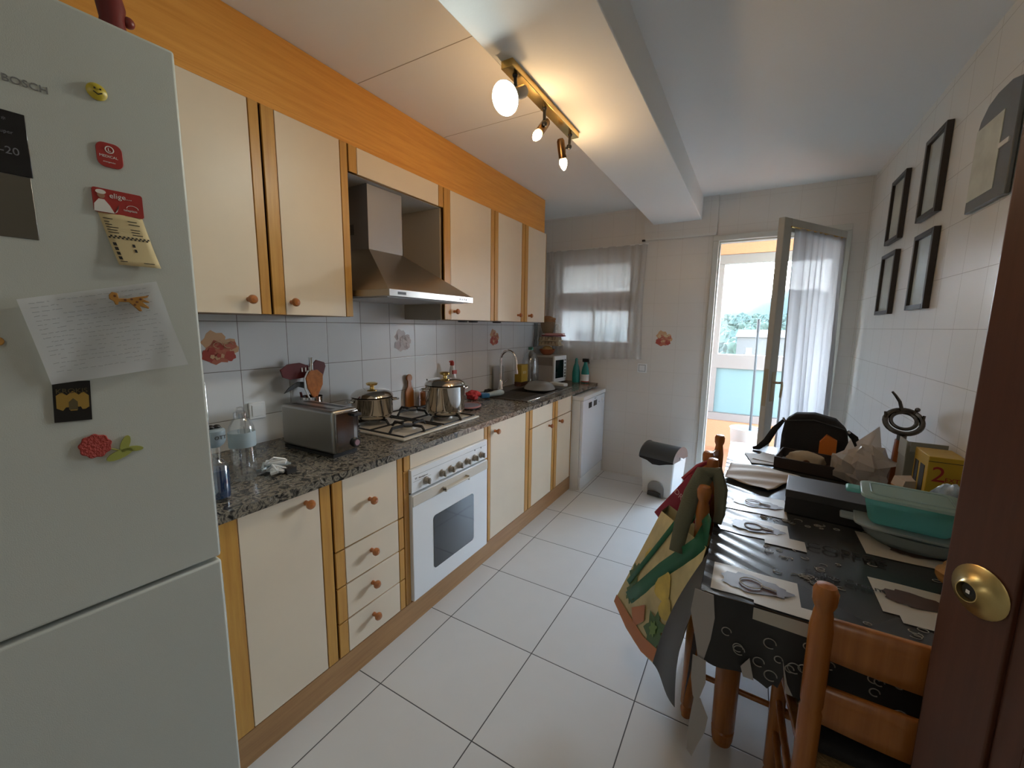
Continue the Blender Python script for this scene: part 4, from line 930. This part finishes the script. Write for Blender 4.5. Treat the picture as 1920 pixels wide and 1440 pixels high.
# tablecloth
CG=mat('dark_grey_oilcloth',(.034,.035,.037),.25,bump=.0); CGH=mat('dark_grey_oilcloth_shaded',(.022,.022,.023),.55)  # second copy of the cloth: shade of the hanging parts put into its colour
CI=mat('ivory_oilcloth_print',(.50,.47,.41),.33); CBn=mat('coffee_bean_brown',(.070,.035,.026),.4); CW=mat('worn_white_backing',(.42,.39,.37),.8); CB2=mat('oilcloth_ring_print',(.30,.29,.26),.3); CD=mat('oilcloth_black_text',(.010,.010,.011),.7)
rnd=random.Random(8)
def zt_(x,y):
    e=max(0,1-(x-TX0)/.20)
    return TZ+.0015+.0022*e*math.sin(y*95+x*60)*(.4+.6*math.sin(y*7)**2)+.0008*math.sin(x*30+y*9)
b=MB()
b.grid(lambda u,v:(TX0-.004+(TX1-TX0+.006)*u,TY0-.004+(TY1-TY0+.008)*v,zt_(TX0+(TX1-TX0)*u,TY0+(TY1-TY0)*v)),60,260)
def skirt_front(u,v):
    x=TX0+(TX1-TX0)*u; jag=.172+.010*math.sin(u*9)+.008*math.sin(u*23+1)+.022*((u*4.3)%1)-(.05 if .27<u<.285 else 0)
    return (x,TY0-.006-.006*v-.007*v*math.sin(u*26),zt_(x,TY0)-v*jag)
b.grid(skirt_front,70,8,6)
def skirt_left(u,v):
    y=TY0+(TY1-TY0)*u; jag=.20+.04*math.sin(u*8)+(.22*max(0,1-u*5))
    return (TX0-.005-.003*v-.003*v*math.sin(u*40)-(.02*max(0,1-u*5)*v),y,zt_(TX0,y)-v*jag)
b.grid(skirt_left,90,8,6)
# corner flap hanging out over the tote
C=[(1.243,1.275,.758),(1.243,1.50,.755),(1.10,1.50,.30),(1.195,1.34,.325)]
def flap(u,v):
    p=[Vector(C[0])*(1-u)*(1-v)+Vector(C[1])*u*(1-v)+Vector(C[2])*u*v+Vector(C[3])*(1-u)*v][0]; return p+Vector((-.02*math.sin(v*PI),-.01*math.sin(u*6),0))
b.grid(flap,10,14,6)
# ivory squares with cups
def patch(pts,m,dz=.0022,n=8):
    P=[Vector((x,y,0)) for x,y in pts]
    def f(u,v):
        q=P[0]*(1-u)*(1-v)+P[1]*u*(1-v)+P[2]*u*v+P[3]*(1-u)*v; return (q.x,q.y,zt_(q.x,q.y)+dz)
    b.grid(f,n,n*2,m)
def fan(cx,cy,fn,m,dz,n=30):
    vs=[(cx,cy,zt_(cx,cy)+dz)]+[(cx+fn(2*PI*i/n)[0],cy+fn(2*PI*i/n)[1],zt_(cx,cy)+dz) for i in range(n)]
    b.add(vs,[(0,i+1,(i+1)%n+1) for i in range(n)],m)
def heart(s,rot):
    c,s_=math.cos(rot),math.sin(rot)
    def f(a):
        w=1+.07*math.sin(13*a)+.06*math.sin(7*a+1)
        return (s*1.25*math.cos(a)*w,s*.62*math.sin(a)*(1-.35*math.cos(a))*w)
    return f
def ring(cx,cy,r,m,dz=.006,w=.002,sy=.8,fr=1.0,ph=0,zf=None):
    k=18; b.tube([(cx+r*math.cos(ph+fr*2*PI*i/k),cy+r*sy*math.sin(ph+fr*2*PI*i/k),zt_(cx,cy)+dz-.002) for i in range(k+(0 if fr==1 else 1))],w*.5,4,m,closed=(fr==1))
for (x0,x1,y0,y1) in ((1.262,1.465,1.86,2.05),(1.262,1.46,1.655,1.80),(1.262,1.46,1.292,1.43),(1.655,1.94,1.72,1.885),(1.63,1.80,1.41,1.57)):
    patch([(x0,y0),(x1,y0),(x1,y1),(x0,y1)],1)
for (x0,x1,y0,y1) in ((1.39,1.50,1.63,1.70),(1.36,1.51,1.277,1.32),(1.66,1.80,1.38,1.44)): patch([(x0,y0),(x1,y0),(x1,y1),(x0,y1)],1,.0028,4)
for cx,cy,s in ((1.37,1.955,.052),(1.37,1.73,.048),(1.365,1.36,.050)):
    fan(cx,cy,heart(s*1.3,0),2,.0046); ring(cx-.012,cy+.0,.026,1,.0085,.0028,.9); b.tube([(cx+.010,cy,zt_(cx,cy)+.007),(cx+.045,cy-.006,zt_(cx,cy)+.007)],.002,4,1)
for cx,cy,s in ((1.79,1.80,.05),(1.715,1.495,.05)): fan(cx,cy,heart(s*1.1,0),2,.0046)
for i in range(70):
    cx=rnd.uniform(1.47,1.93); cy=rnd.choice([rnd.uniform(1.5,1.66),rnd.uniform(1.83,1.9),rnd.uniform(1.44,1.5),rnd.uniform(1.3,1.38)])
    if i<26: cx=rnd.uniform(1.36,1.56); cy=rnd.choice([rnd.uniform(1.455,1.62),rnd.uniform(1.83,1.86)])
    if 1.61<cx<1.82 and 1.39<cy<1.58: continue
    r=rnd.uniform(.007,.012)
    ring(cx,cy,r,4,.004,.0022,.7,rnd.choice([1,.7,.6]),rnd.uniform(0,6)); 
    if rnd.random()<.5: b.tube([(cx-.4*r,cy-.3*r,zt_(cx,cy)+.003),(cx,cy,zt_(cx,cy)+.003),(cx+.4*r,cy+.3*r,zt_(cx,cy)+.003)],.0009,4,4)
b.text('COFFEE',.055,(1.50,1.665,TZ+.0075),(1,-.05,0),(.05,1,0),.0008,5)
b.text('Coffee Cream',.03,(1.48,1.50,TZ+.0075),(1,-.05,0),(.05,1,0),.0008,5)
for i in range(34):   # rings on front skirt
    u=rnd.uniform(.08,.97); v=rnd.uniform(.25,.92); p=skirt_front(u,v); r=rnd.uniform(.008,.014)
    b.tube([(p[0]+r*math.cos(a),p[1]-.003,p[2]+r*math.sin(a)) for a in [2*PI*k/14*.85 for k in range(15)]],.0014,4,4)
# ivory print turned over the front edge, and worn backing shreds
b.add([(1.36,TY0-.0085,TZ),(1.51,TY0-.0085,TZ),(1.51,TY0-.0105,TZ-.035),(1.36,TY0-.0105,TZ-.03)],[(0,3,2,1)],1)
for pts in ([(1.228,1.262,.765),(1.272,1.262,.762),(1.279,1.262,.70),(1.274,1.260,.64),(1.262,1.258,.575),(1.250,1.258,.57),(1.238,1.260,.63),(1.222,1.262,.70)],
            [(1.236,1.253,.585),(1.268,1.253,.58),(1.272,1.251,.52),(1.262,1.251,.475),(1.255,1.251,.45),(1.244,1.251,.47),(1.236,1.252,.52)],
            [(1.247,1.253,.46),(1.262,1.253,.468),(1.284,1.253,.42),(1.280,1.253,.375),(1.266,1.253,.33),(1.254,1.253,.285),(1.240,1.253,.30),(1.240,1.253,.38)],
            [(1.345,1.255,.60),(1.362,1.255,.63),(1.375,1.255,.575),(1.352,1.255,.575)],
            [(1.428,1.252,.66),(1.442,1.252,.60),(1.455,1.252,.575),(1.440,1.252,.575)],
            [(1.494,1.252,.60),(1.503,1.252,.575),(1.508,1.252,.52),(1.500,1.252,.54)]):
    b.prism(pts,(0,.0015,0),3)
cl=tag(b.build('tablecloth',[CG,CI,CBn,CW,CB2,CD,CGH],sharp=60),'dark grey coffee-print oilcloth draped over the dining table','tablecloth')
# ------------------------------------------------------------------ chairs
def chair(label,loc,rz,group='ladder-back dining chairs'):
    t=thing('dining_chair',label,'chair',loc,rz)
    # local: back at x=0, seat extends to +x ; posts at y=+-.172
    H=.90; PW=.172
    pr=[(.016,0),(.021,.03),(.016,.045),(.022,.055),(.022,.38),(.019,.39),(.022,.40),(.022,.60),(.0195,.61),(.022,.62),(.0225,.80),(.018,.835),(.0165,.845),(.0225,.86),(.0235,.885),(.018,.897),(0,.90)]
    for s_ in (-1,1): MB().lathe(pr,(0,s_*PW,0),18).build('back_post',CHAIRW,t)
    for s_ in (-1,1): MB().lathe([(.015,0),(.02,.03),(.015,.045),(.021,.055),(.021,.42),(0,.425)],(.365,s_*.19,0),16).build('leg',CHAIRW,t)
    for z,h in ((.735,.09),(.58,.085)):
        def sl(u,v,z=z,h=h): 
            y=-PW+2*PW*u; cv=.016*math.sin(PI*u); return (-cv,y,z+h*v+ (.010*math.sin(PI*u) if v>.5 else 0))
        MB().grid(sl,14,3).build('back_slat',CHAIRW,t,solid=.014)
    MB().prism([(-.01,-.165,.41),(.385,-.205,.41),(.385,.205,.41),(-.01,.165,.41)],(0,0,.022)).build('seat_frame',CHAIRW,t,bevel=.004)
    MB().grid(lambda u,v:(.015+.355*u,(-.155+.31*v)*(1+.15*u),.433+.018*math.sin(PI*u)*math.sin(PI*v)),10,10).build('rush_seat',mat('rush',(.36,.22,.09),.9,bump=.8,bscale=90),t)
    for s_ in (-1,1):
        for z in (.19,.30): MB().cyl((.0,s_*.173,z),(.365,s_*.19,z),.0095,n=10).build('stretcher',CHAIRW,t)
    MB().cyl((.365,-.19,.25),(.365,.19,.25),.0095,n=10).build('stretcher',CHAIRW,t)
    MB().cyl((0,-.17,.25),(0,.17,.25),.0095,n=10).build('stretcher',CHAIRW,t)
    return t
c1=chair('orange pine ladder-back chair at the near end of the table, partly behind the brown door',(1.655,1.205,0),90)
def dup(loc,rz,label):
    c=copy_tree(c1); c.location=loc; c.rotation_euler=(0,0,math.radians(rz)); c['label']=label; return c
dup((1.204,1.842,0),0,'orange pine chair on the left of the table carrying the tote bags')
dup((1.190,2.285,0),-4,'orange pine chair on the left of the table nearest the balcony door')
t=thing('shade_slab','black cushion added for the dark, shaded seat of the near chair','slab',(1.655,1.41,.453))
MB().box(-.17,.17,-.16,.16,0,.035).build('slab',BLKFAB,t,bevel=.015,seg=3)  # black block stands in for the dark seat and the under-table shadow
t=thing('crumpled_paper','white crumpled paper on the black cushion under the table edge','paper',(1.71,1.42,.4885),20)
blob(.05,77,(1.3,.8,.5),.3).build('paper',mat('crumpled_white',(.5,.48,.46),.8),t)
# ------------------------------------------------------------------ bags on chairs
t=thing('shopping_tote','yellow and green vegetable-print shopping bag hanging from a chair','bag',(1.08,1.72,.2))
TL,TR,BR,BL=Vector((1.040,1.86,.69)),Vector((1.232,1.54,.745)),Vector((1.150,1.50,.285)),Vector((.872,1.84,.238))
def tf(u,v,off=0.):
    p=TL*(1-u)*(1-v)+TR*u*(1-v)+BR*u*v+BL*(1-u)*v
    n=(TR-TL).cross(BL-TL).normalized(); 
    if n.y>0: n=-n
    lo=Vector((0,0,-.055))*math.sin(PI*min(1,max(0,u)))*v**3
    return p+n*(.018*math.sin(PI*u)*math.sin(PI*v)+off)+lo
TY=mat('tote_cream_print',(.52,.43,.20),.45,vary=.35,vscale=7); TYB=mat('tote_back',(.30,.27,.14),.6)
b=MB().grid(lambda u,v:tf(u,v),16,16)
D=Vector((.035,.13,.01))
b.build('front_panel',TY,t,world=True)
def side(fn1,fn2,nm,m_):
    MB().grid(lambda u,v:fn1(u)*(1-v)+fn2(u)*v,12,3).build(nm,m_,t,world=True)
side(lambda u:tf(u,1),lambda u:tf(u,1)+D*.5,'bottom_gusset',mat('tote_carrot_orange',(.42,.14,.035),.5))
side(lambda u:tf(0,u),lambda u:tf(0,u)+D*.5,'side_gusset',TYB)
side(lambda u:tf(1,u),lambda u:tf(1,u)+D*.5,'side_gusset',TYB)
MB().grid(lambda u,v:tf(u,v)+D*.5,8,8).build('back_panel',TYB,t,world=True)
def decal(pts,m,nm,off):
    P=[tf(u,v,off) for u,v in pts]; c_=sum(P,Vector())/len(P)
    bb=MB(); bb.add([c_]+P,[(0,i+1,(i+1)%len(P)+1) for i in range(len(P))]); bb.build(nm,m,t,world=True)
def leafy(cu,cv,r,m,nm,off,seed):
    q=random.Random(seed); decal([(cu+r*(1+(.10 if m is YL else .25)*math.sin((3 if m is YL else 7)*a)+q.uniform(-.1,.1))*math.cos(a),cv+r*1.0*(1+(.10 if m is YL else .25)*math.sin((3 if m is YL else 7)*a))*math.sin(a)) for a in [2*PI*i/26 for i in range(26)]],m,nm,off)
LG=mat('tote_leaf_green',(.045,.11,.02),.5); LG2=mat('tote_leaf_light',(.12,.22,.03),.5); YL=mat('tote_yellow_pepper',(.54,.40,.07),.5,vary=.3,vscale=12)
OR=mat('tote_orange_print',(.42,.14,.035),.5)
decal([(0,.93),(.25,.90),(.6,.90),(.97,.9),(.995,1),(.6,1),(.3,1),(0.01,1)],OR,'carrot_print',.004)
leafy(.13,.62,.10,LG,'leaf_print',.004,1); leafy(.20,.75,.08,LG,'leaf_print',.005,2); leafy(.72,.80,.13,LG,'leaf_print',.004,3); leafy(.70,.79,.05,LG2,'leaf_print',.006,4)
leafy(.66,.47,.11,YL,'pepper_print',.004,5); leafy(.78,.60,.08,YL,'pepper_print',.005,6); leafy(.22,.38,.06,YL,'pepper_print',.004,7)
decal([(.30,.83),(.50,.70),(.55,.80),(.40,.93)],OR,'carrot_print',.005)
GS=mat('tote_green_strap',(.015,.13,.06),.5)
def ribbon(pts,w,nm,m_,up=None):
    P=[Vector(p) for p in pts]; bb=MB(); k=len(P)
    vs=[]
    for i,p in enumerate(P):
        tt=(P[min(i+1,k-1)]-P[max(i-1,0)]).normalized(); wv=tt.cross(Vector(up or (.6,.75,.1))).normalized(); 
        ww=w if isinstance(w,(int,float)) else w[i]
        vs+= [p-wv*ww/2,p+wv*ww/2]
    bb.add(vs,[(2*i,2*i+1,2*i+3,2*i+2) for i in range(k-1)]); return bb.build(nm,m_,t,world=True,solid=.003)
s1_=[tf(.22,.80,.007),tf(.40,.60,.008),tf(.60,.36,.009),tf(.80,.14,.009),tf(.93,0,.008),Vector((1.222,1.628,.79)),Vector((1.215,1.64,.80))]
ribbon(s1_,[.05]*7,'green_strap',GS)
s2_=[tf(.10,.72,.008),tf(.22,.50,.009),tf(.34,.25,.009),tf(.42,0,.009),Vector((1.165,1.69,.75)),Vector((1.20,1.80,.79))]
ribbon(s2_,[.018]*6,'green_strap',GS)
t=thing('olive_strap_bag','thick grey-green fabric strap looped over the chair post','bag strap',(1.21,1.75,.9))
OL=mat('olive_fabric',(.12,.125,.085),.9,bump=.2,bscale=200)
MB().tube([(1.135,1.60,.67),(1.145,1.64,.76),(1.165,1.70,.85),(1.195,1.745,.915),(1.235,1.745,.925),(1.252,1.72,.88),(1.255,1.70,.80),(1.25,1.68,.77)],[.022,.026,.030,.034,.036,.034,.028,.022],12,0,None,False,.55).build('strap',OL,t,world=True)
t=thing('red_bag','crimson folded shop bag with white lettering behind the tote','bag',(1.06,2.0,.6))
R4=[Vector((.985,2.0,.615)),Vector((1.125,1.93,.84)),Vector((1.19,1.90,.76)),Vector((1.13,1.90,.52))]
RB=mat('crimson_bag',(.30,.015,.04),.5,vary=.15,vscale=12)
MB().prism(R4,(.03,.06,0)).build('bag_body',RB,t,world=True,bevel=.004)
xd=(R4[3]-R4[0]).normalized(); n_=(R4[3]-R4[0]).cross(R4[1]-R4[0]).normalized(); yd=n_.cross(xd)
if n_.y>0: pass
MB().text('DRUNI',.034,R4[0]*.40+R4[1]*.60+xd*.006-Vector((.004,.006,0)),xd+Vector((.0,0,0)),R4[1]-R4[0],.001).build('lettering',mat('pale_pink_letter',(.62,.38,.38),.6),t,world=True)
MB().tube([(1.10,1.97,.80),(1.15,2.0,.86),(1.185,2.02,.88)],[.012,.010,.008],8).build('handle',RB,t,world=True)
# ------------------------------------------------------------------ things on the table
z=TZ+.004
t=thing('black_gift_box','long closed black cardboard box on the table','box',(1.60,2.0,z),-6)
MB().box(-.135,.16,-.085,.10,0,.082).build('box',mat('matt_black_card',(.020,.019,.019),.45),t,bevel=.0015)
MB().box(-.137,.162,-.087,.102,.060,.088).build('lid',mat('charcoal_lid',(.045,.043,.043),.4),t,bevel=.0015)
t=thing('open_tray','open dark box tray holding a roll and papers','tray',(1.60,2.56,z),-12)
DT=mat('dark_brown_tray',(.03,.02,.018),.5)
MB().box(-.14,.16,-.10,.12,0,.004).box(-.14,.16,-.10,-.094,0,.055).box(-.14,.16,.114,.12,0,.055).box(-.14,-.134,-.094,.114,0,.055).box(.154,.16,-.094,.114,0,.055).build('tray',DT,t,bevel=.001)
t=thing('paper_roll','beige crumpled kitchen roll lying in the open tray','roll',(1.575,2.555,z+.005),-8)
blob(.045,33,(1.7,1,.9),.12).build('roll',mat('beige_paper',(.46,.38,.27),.8),t)
MB().lathe([(.016,0),(.016,.01),(.010,.01),(.010,0)],(.005,-.052,.035),16,ax=(0,-1,0)).build('core',mat('core_brown',(.12,.05,.03),.8),t)
t=thing('small_white_box','small white carton standing at the right end of the tray','carton',(1.70,2.55,z+.005),-12)
MB().box(-.028,.028,-.02,.02,0,.085).build('carton',mat('white_carton',(.46,.44,.42),.6),t,bevel=.001)
t=thing('orange_carton','small bright orange folded carton behind the tray','carton',(1.68,2.74,z),-8)
MB().prism([(-.035,-.02,0),(.035,-.02,0),(.035,-.02,.115),(-.01,-.02,.14),(-.035,-.02,.10)],(0,.05,0)).build('carton',mat('orange_card',(.62,.17,.02),.5),t,bevel=.001)
t=thing('shoulder_bag','black nylon shoulder bag at the far end of the table','bag',(1.62,2.81,z),-8)
BK=[(-.135,0),(.145,0),(.15,.10),(.14,.165),(.09,.215),(.0,.235),(-.08,.225),(-.125,.185),(-.135,.10)]
MB().prism([(x,-.045,c) for x,c in BK],(0,.09,0)).build('body',BLKFAB,t,bevel=.02,seg=4)
MB().tube([(-.13,0,.18),(-.17,-.01,.12),(-.20,-.03,.05),(-.235,-.05,.012),(-.26,-.06,.006)],[.008,.016,.018,.014,.008],8,flat=.3).build('strap',BLKFAB,t)
MB().tube([(.14,0,.16),(.17,.0,.13),(.185,.0,.08),(.165,0,.03),(.15,0,.02)],[.008,.016,.018,.014,.008],8,flat=.35).build('strap',BLKFAB,t)
MB().tube([(-.138,-.005,.19),(-.128,-.005,.175)],.006,6).tube([(.15,-.005,.15),(.142,-.005,.16)],.006,6).build('buckle',CHROME,t)
MB().tube([(-.12,-.048,.185),(0,-.05,.205),(.13,-.048,.175)],.0025,6).build('zip',DGREY,t)
# crumpled paper on left
t=thing('wrapping_paper','beige sheet of wrapping paper spread at the left of the table','paper',(1.40,2.3,z))
def wp(u,v):
    A_=[Vector((1.262,2.44,z)),Vector((1.245,2.18,z)),Vector((1.41,2.10,z)),Vector((1.545,2.37,z))]
    p=A_[0]*(1-u)*(1-v)+A_[1]*u*(1-v)+A_[2]*u*v+A_[3]*(1-u)*v
    p.z+=.006+.012*abs(math.sin(u*2.6+v*1.5))*math.sin(PI*v)**.5+.006*math.sin(u*7+v*4)**2
    return p
MB().grid(wp,22,22).build('sheet',mat('kraft_beige',(.44,.36,.27),.7),t,world=True,solid=.001)
t=thing('white_letters','two white envelopes lying beside the black bag','envelope',(1.42,2.62,z))
MB().box(-.09,.09,-.10,.08,0.001,.003,0,Matrix.Rotation(.2,4,'Z')).build('envelope',PAPER,t)
MB().box(-.05,.10,-.06,.10,0.004,.006,0,Matrix.Rotation(-.3,4,'Z')).build('envelope',PAPER,t)
# plastic carrier bag
t=thing('plastic_bag','crumpled beige-white plastic bag standing beside the tray','plastic bag',(1.76,2.425,z),-10)
b=blob(.118,41,(.80,.70,.72),.34,15,10); qq=random.Random(2); b.v=[Vector((v.x+qq.uniform(-.012,.012),v.y+qq.uniform(-.012,.012),v.z if v.z<.01 else max(.002,v.z+qq.uniform(-.016,.016)))) for v in b.v]
b.build('bag',PBAG,t,sharp=6)
MB().add([(-.02,.0,.09),(.07,.01,.08),(.04,.02,.265)],[(0,1,2)]).add([(-.09,-.02,.06),(0,-.02,.1),(-.05,.0,.20)],[(0,1,2)]).add([(.0,.0,.1),(.04,.02,.265),(-.03,.03,.18)],[(0,1,2)]).build('bag_ears',PBAG,t,solid=.001)
# glass holder / mirror stand on wood
t=thing('ring_stand','metal ring clamp on a carved wooden handle by the wall','utensil',(1.872,2.42,z))
MB().prism([(-.022,0,0),(.018,0,0),(.030,0,.215),(-.014,0,.22)],(0,.03,0)).build('handle',mat('red_brown_wood',(.30,.085,.025),.3),t,bevel=.004)
RM=mat('dark_ring_metal',(.12,.115,.11),.25,1)
rc=Vector((-.002,.0,.298))
def rg(R,zz,r,tilt=.9):
    return [(rc.x+R*math.cos(a),rc.y+R*math.sin(a)*math.cos(tilt)*.7,rc.z+zz+R*math.sin(a)*math.sin(tilt)) for a in [2*PI*i/30 for i in range(30)]]
MB().tube(rg(.058,0,.01),.010,8,closed=True).tube(rg(.040,.004,.01),.007,8,closed=True).build('ring',RM,t)
MB().tube([(0,0,.22),(0,0,.25)],.016,8).build('collar',RM,t)
MB().tube([(-.012,0,.345),(-.022,0,.38),(-.038,0,.405),(-.05,0,.42)],[.007,.006,.005,.004],8).build('spout_pin',RM,t)
MB().ball((.035,0,.352),.009,12).tube([(.025,0,.335),(.035,0,.352)],.004,6).tube([(-.06,0,.305),(-.062,0,.335)],.005,6).tube([(.056,0,.30),(.058,0,.33)],.005,6).build('lugs',RM,t)
# juice carton
t=thing('orange_juice_carton','small orange drink carton with white spout top beside the yellow box','carton',(1.845,2.16,z),15)
fru(MB(),-.035,.035,-.03,.03,0,-.038,.038,-.032,.032,.10).build('body',mat('carton_orange',(.42,.19,.045),.5),t,bevel=.002)
MB().prism([(-.038,-.032,.10),(.038,-.032,.10),(.02,-.032,.135),(-.03,-.032,.13)],(0,.064,0)).build('gable',mat('carton_white',(.56,.47,.38),.6),t)
# yellow box
t=thing('yellow_box','yellow cardboard box with two black windows and a red 2','box',(1.90,2.11,z))
YM=mat('box_yellow',(.52,.33,.02),.45)
MB().box(-.045,.05,-.06,.075,0,.25).build('box',YM,t,bevel=.002)
MB().box(-.0462,-.045,-.035,.005,.09,.21).box(-.0462,-.045,.025,.06,.09,.21).build('windows',INK,t)
b=MB().text('2',.075,(-.035,-.0605,.165),(1,0,0),(0,0,1)); b.build('numeral',RED,t)
MB().text('EXTRAS',.02,(.0,-.0605,.168),(1,0,0),(0,0,1)).text('DE',.018,(.0,-.0605,.135),(1,0,0),(0,0,1)).build('red_lettering',RED,t)
MB().text('REGALO',.020,(-.03,-.0605,.11),(1,0,0),(0,0,1)).build('black_lettering',INK,t)
MB().box(-.045,.05,-.0608,-.0603,.232,.234).build('fold_line',INK,t)
t=thing('grey_folder','grey boxed folder behind the yellow box against the wall','box',(1.89,2.24,z))
MB().box(-.055,.055,-.035,.05,0,.245).build('body',mat('folder_grey',(.22,.22,.19),.6),t,bevel=.002)
MB().box(-.045,.055,-.04,-.036,.225,.262).box(-.056,-.052,-.035,.05,.2,.262).build('flap',mat('folder_edge',(.30,.30,.26),.6),t)
# food containers
t=thing('glass_dish','shallow glass dish with clip lid under the turquoise box','dish',(1.79,1.845,z),-8)
GD=seethru('glass_dish_mat',(.60,.68,.70),.35,.15,'diff',True)
MB().lathe([(0,0),(.09,0),(.12,.02),(.14,.05),(.143,.052),(.135,.05),(.11,.018),(0,.008)],(0,0,0),36,M=Matrix.Diagonal((1.0,.62,1,1))).build('dish',GD,t)
MB().prism([(x*1.15,y_*.85,.056) for _,x,y_ in rrect(-.13,.13,-.10,.10,.05,0)],(0,0,.008)).build('lid',GD,t,bevel=.002)
MB().box(-.185,-.14,-.025,.025,.05,.062).build('clip',GD,t,bevel=.005)
t=thing('turquoise_container','turquoise plastic food container with frosted clip lid','food container',(1.766,1.845,z+.0655),-8)
TQ=seethru('turquoise_plastic',(.22,.60,.53),.22,.25,'diff',True)
fru(MB(),-.09,.09,-.058,.058,0,-.108,.108,-.074,.074,.085).build('tub',TQ,t,bevel=.018,seg=4)
lid=MB().prism([(x,y_,.087) for _,x,y_ in rrect(-.118,.118,-.084,.084,.03,0)],(0,0,.012)).build('lid',seethru('frosted_lid',(.55,.68,.62),.25,.25,'diff',True),t,bevel=.003)
MB().tube([(x*.78,y_*.74,.1) for _,x,y_ in rrect(-.118,.118,-.084,.084,.03,0)],.003,6,closed=True).build('lid_rib',seethru('lid_rib',(.45,.56,.52),.2,.25,'diff',True),lid)
MB().box(-.155,-.115,-.028,.028,.080,.094).build('clip',TQ,t,bevel=.006); MB().box(.115,.135,-.028,.028,.07,.094).build('clip',TQ,t,bevel=.006)
t=thing('bread_bag','cellophane bag of golden rolls near the door edge','food bag',(1.84,1.60,z),0)
blob(.055,51,(1.1,1.2,.75),.2).build('bag',mat('golden_bag',(.42,.22,.07),.22,vary=.5,vscale=25),t)
MB().add([(-.01,.0,.06),(.06,.05,.07),(.05,.04,.17),(.02,.0,.10)],[(0,1,2,3)]).build('bag_neck',PBAG,t,solid=.002)
t=thing('blue_white_bag','blue and white crumpled food packet beside the yellow box','packet',(1.885,1.945,z))
blob(.05,55,(.9,1.0,1.9),.22).build('packet',mat('blue_white_pack',(.34,.44,.55),.3,vary=.7,vscale=18),t)
t=thing('round_loaf','pinkish paper-wrapped loaf beside the glass dish','food',(1.90,1.80,z))
blob(.05,57,(.8,1.1,.8),.1).build('loaf',mat('peach_wrap',(.45,.28,.20),.6),t)
# ------------------------------------------------------------------ light
w=bpy.data.worlds.new('sky'); SC.world=w; w.use_nodes=True; nt=w.node_tree; N=nt.nodes
bg=N['Background']; tc=N.new('ShaderNodeTexCoord'); sp=N.new('ShaderNodeSeparateXYZ'); nt.links.new(tc.outputs['Generated'],sp.inputs[0])
r=N.new('ShaderNodeValToRGB'); r.color_ramp.elements[0].position=.45; r.color_ramp.elements[0].color=(.45,.60,.62,1)
r.color_ramp.elements[1].position=.75; r.color_ramp.elements[1].color=(.50,.72,1,1); e=r.color_ramp.elements.new(.52); e.color=(.90,.96,1,1)
mr=N.new('ShaderNodeMapRange'); nt.links.new(sp.outputs[2],mr.inputs[0]); mr.inputs[1].default_value=-1; mr.inputs[2].default_value=1
nt.links.new(mr.outputs[0],r.inputs[0]); nt.links.new(r.outputs[0],bg.inputs[0]); bg.inputs[1].default_value=36.0
for (x0,x1,z0_,z1_) in ((DX0,DX1,.02,DZ1),(WX0,WX1,WZ0,WZ1)):
    l=bpy.data.lights.new('daylight_portal','AREA'); l.shape='RECTANGLE'; l.size=x1-x0; l.size_y=z1_-z0_; l.cycles.is_portal=True
    o=bpy.data.objects.new('daylight_portal',l); COL.objects.link(o); o.location=((x0+x1)/2,YB+.16,(z0_+z1_)/2); o.rotation_euler=(math.radians(-90),0,0)
hl=plight('hall_fill',(1.1,-.55,2.2),(1,.95,.88),2.6,.12)  # unseen fill light added behind the camera to lift the near zone
vs=SC.view_settings; vs.view_transform='Standard'; vs.look='None'; vs.exposure=.38; vs.gamma=1; vs.use_curve_mapping=False
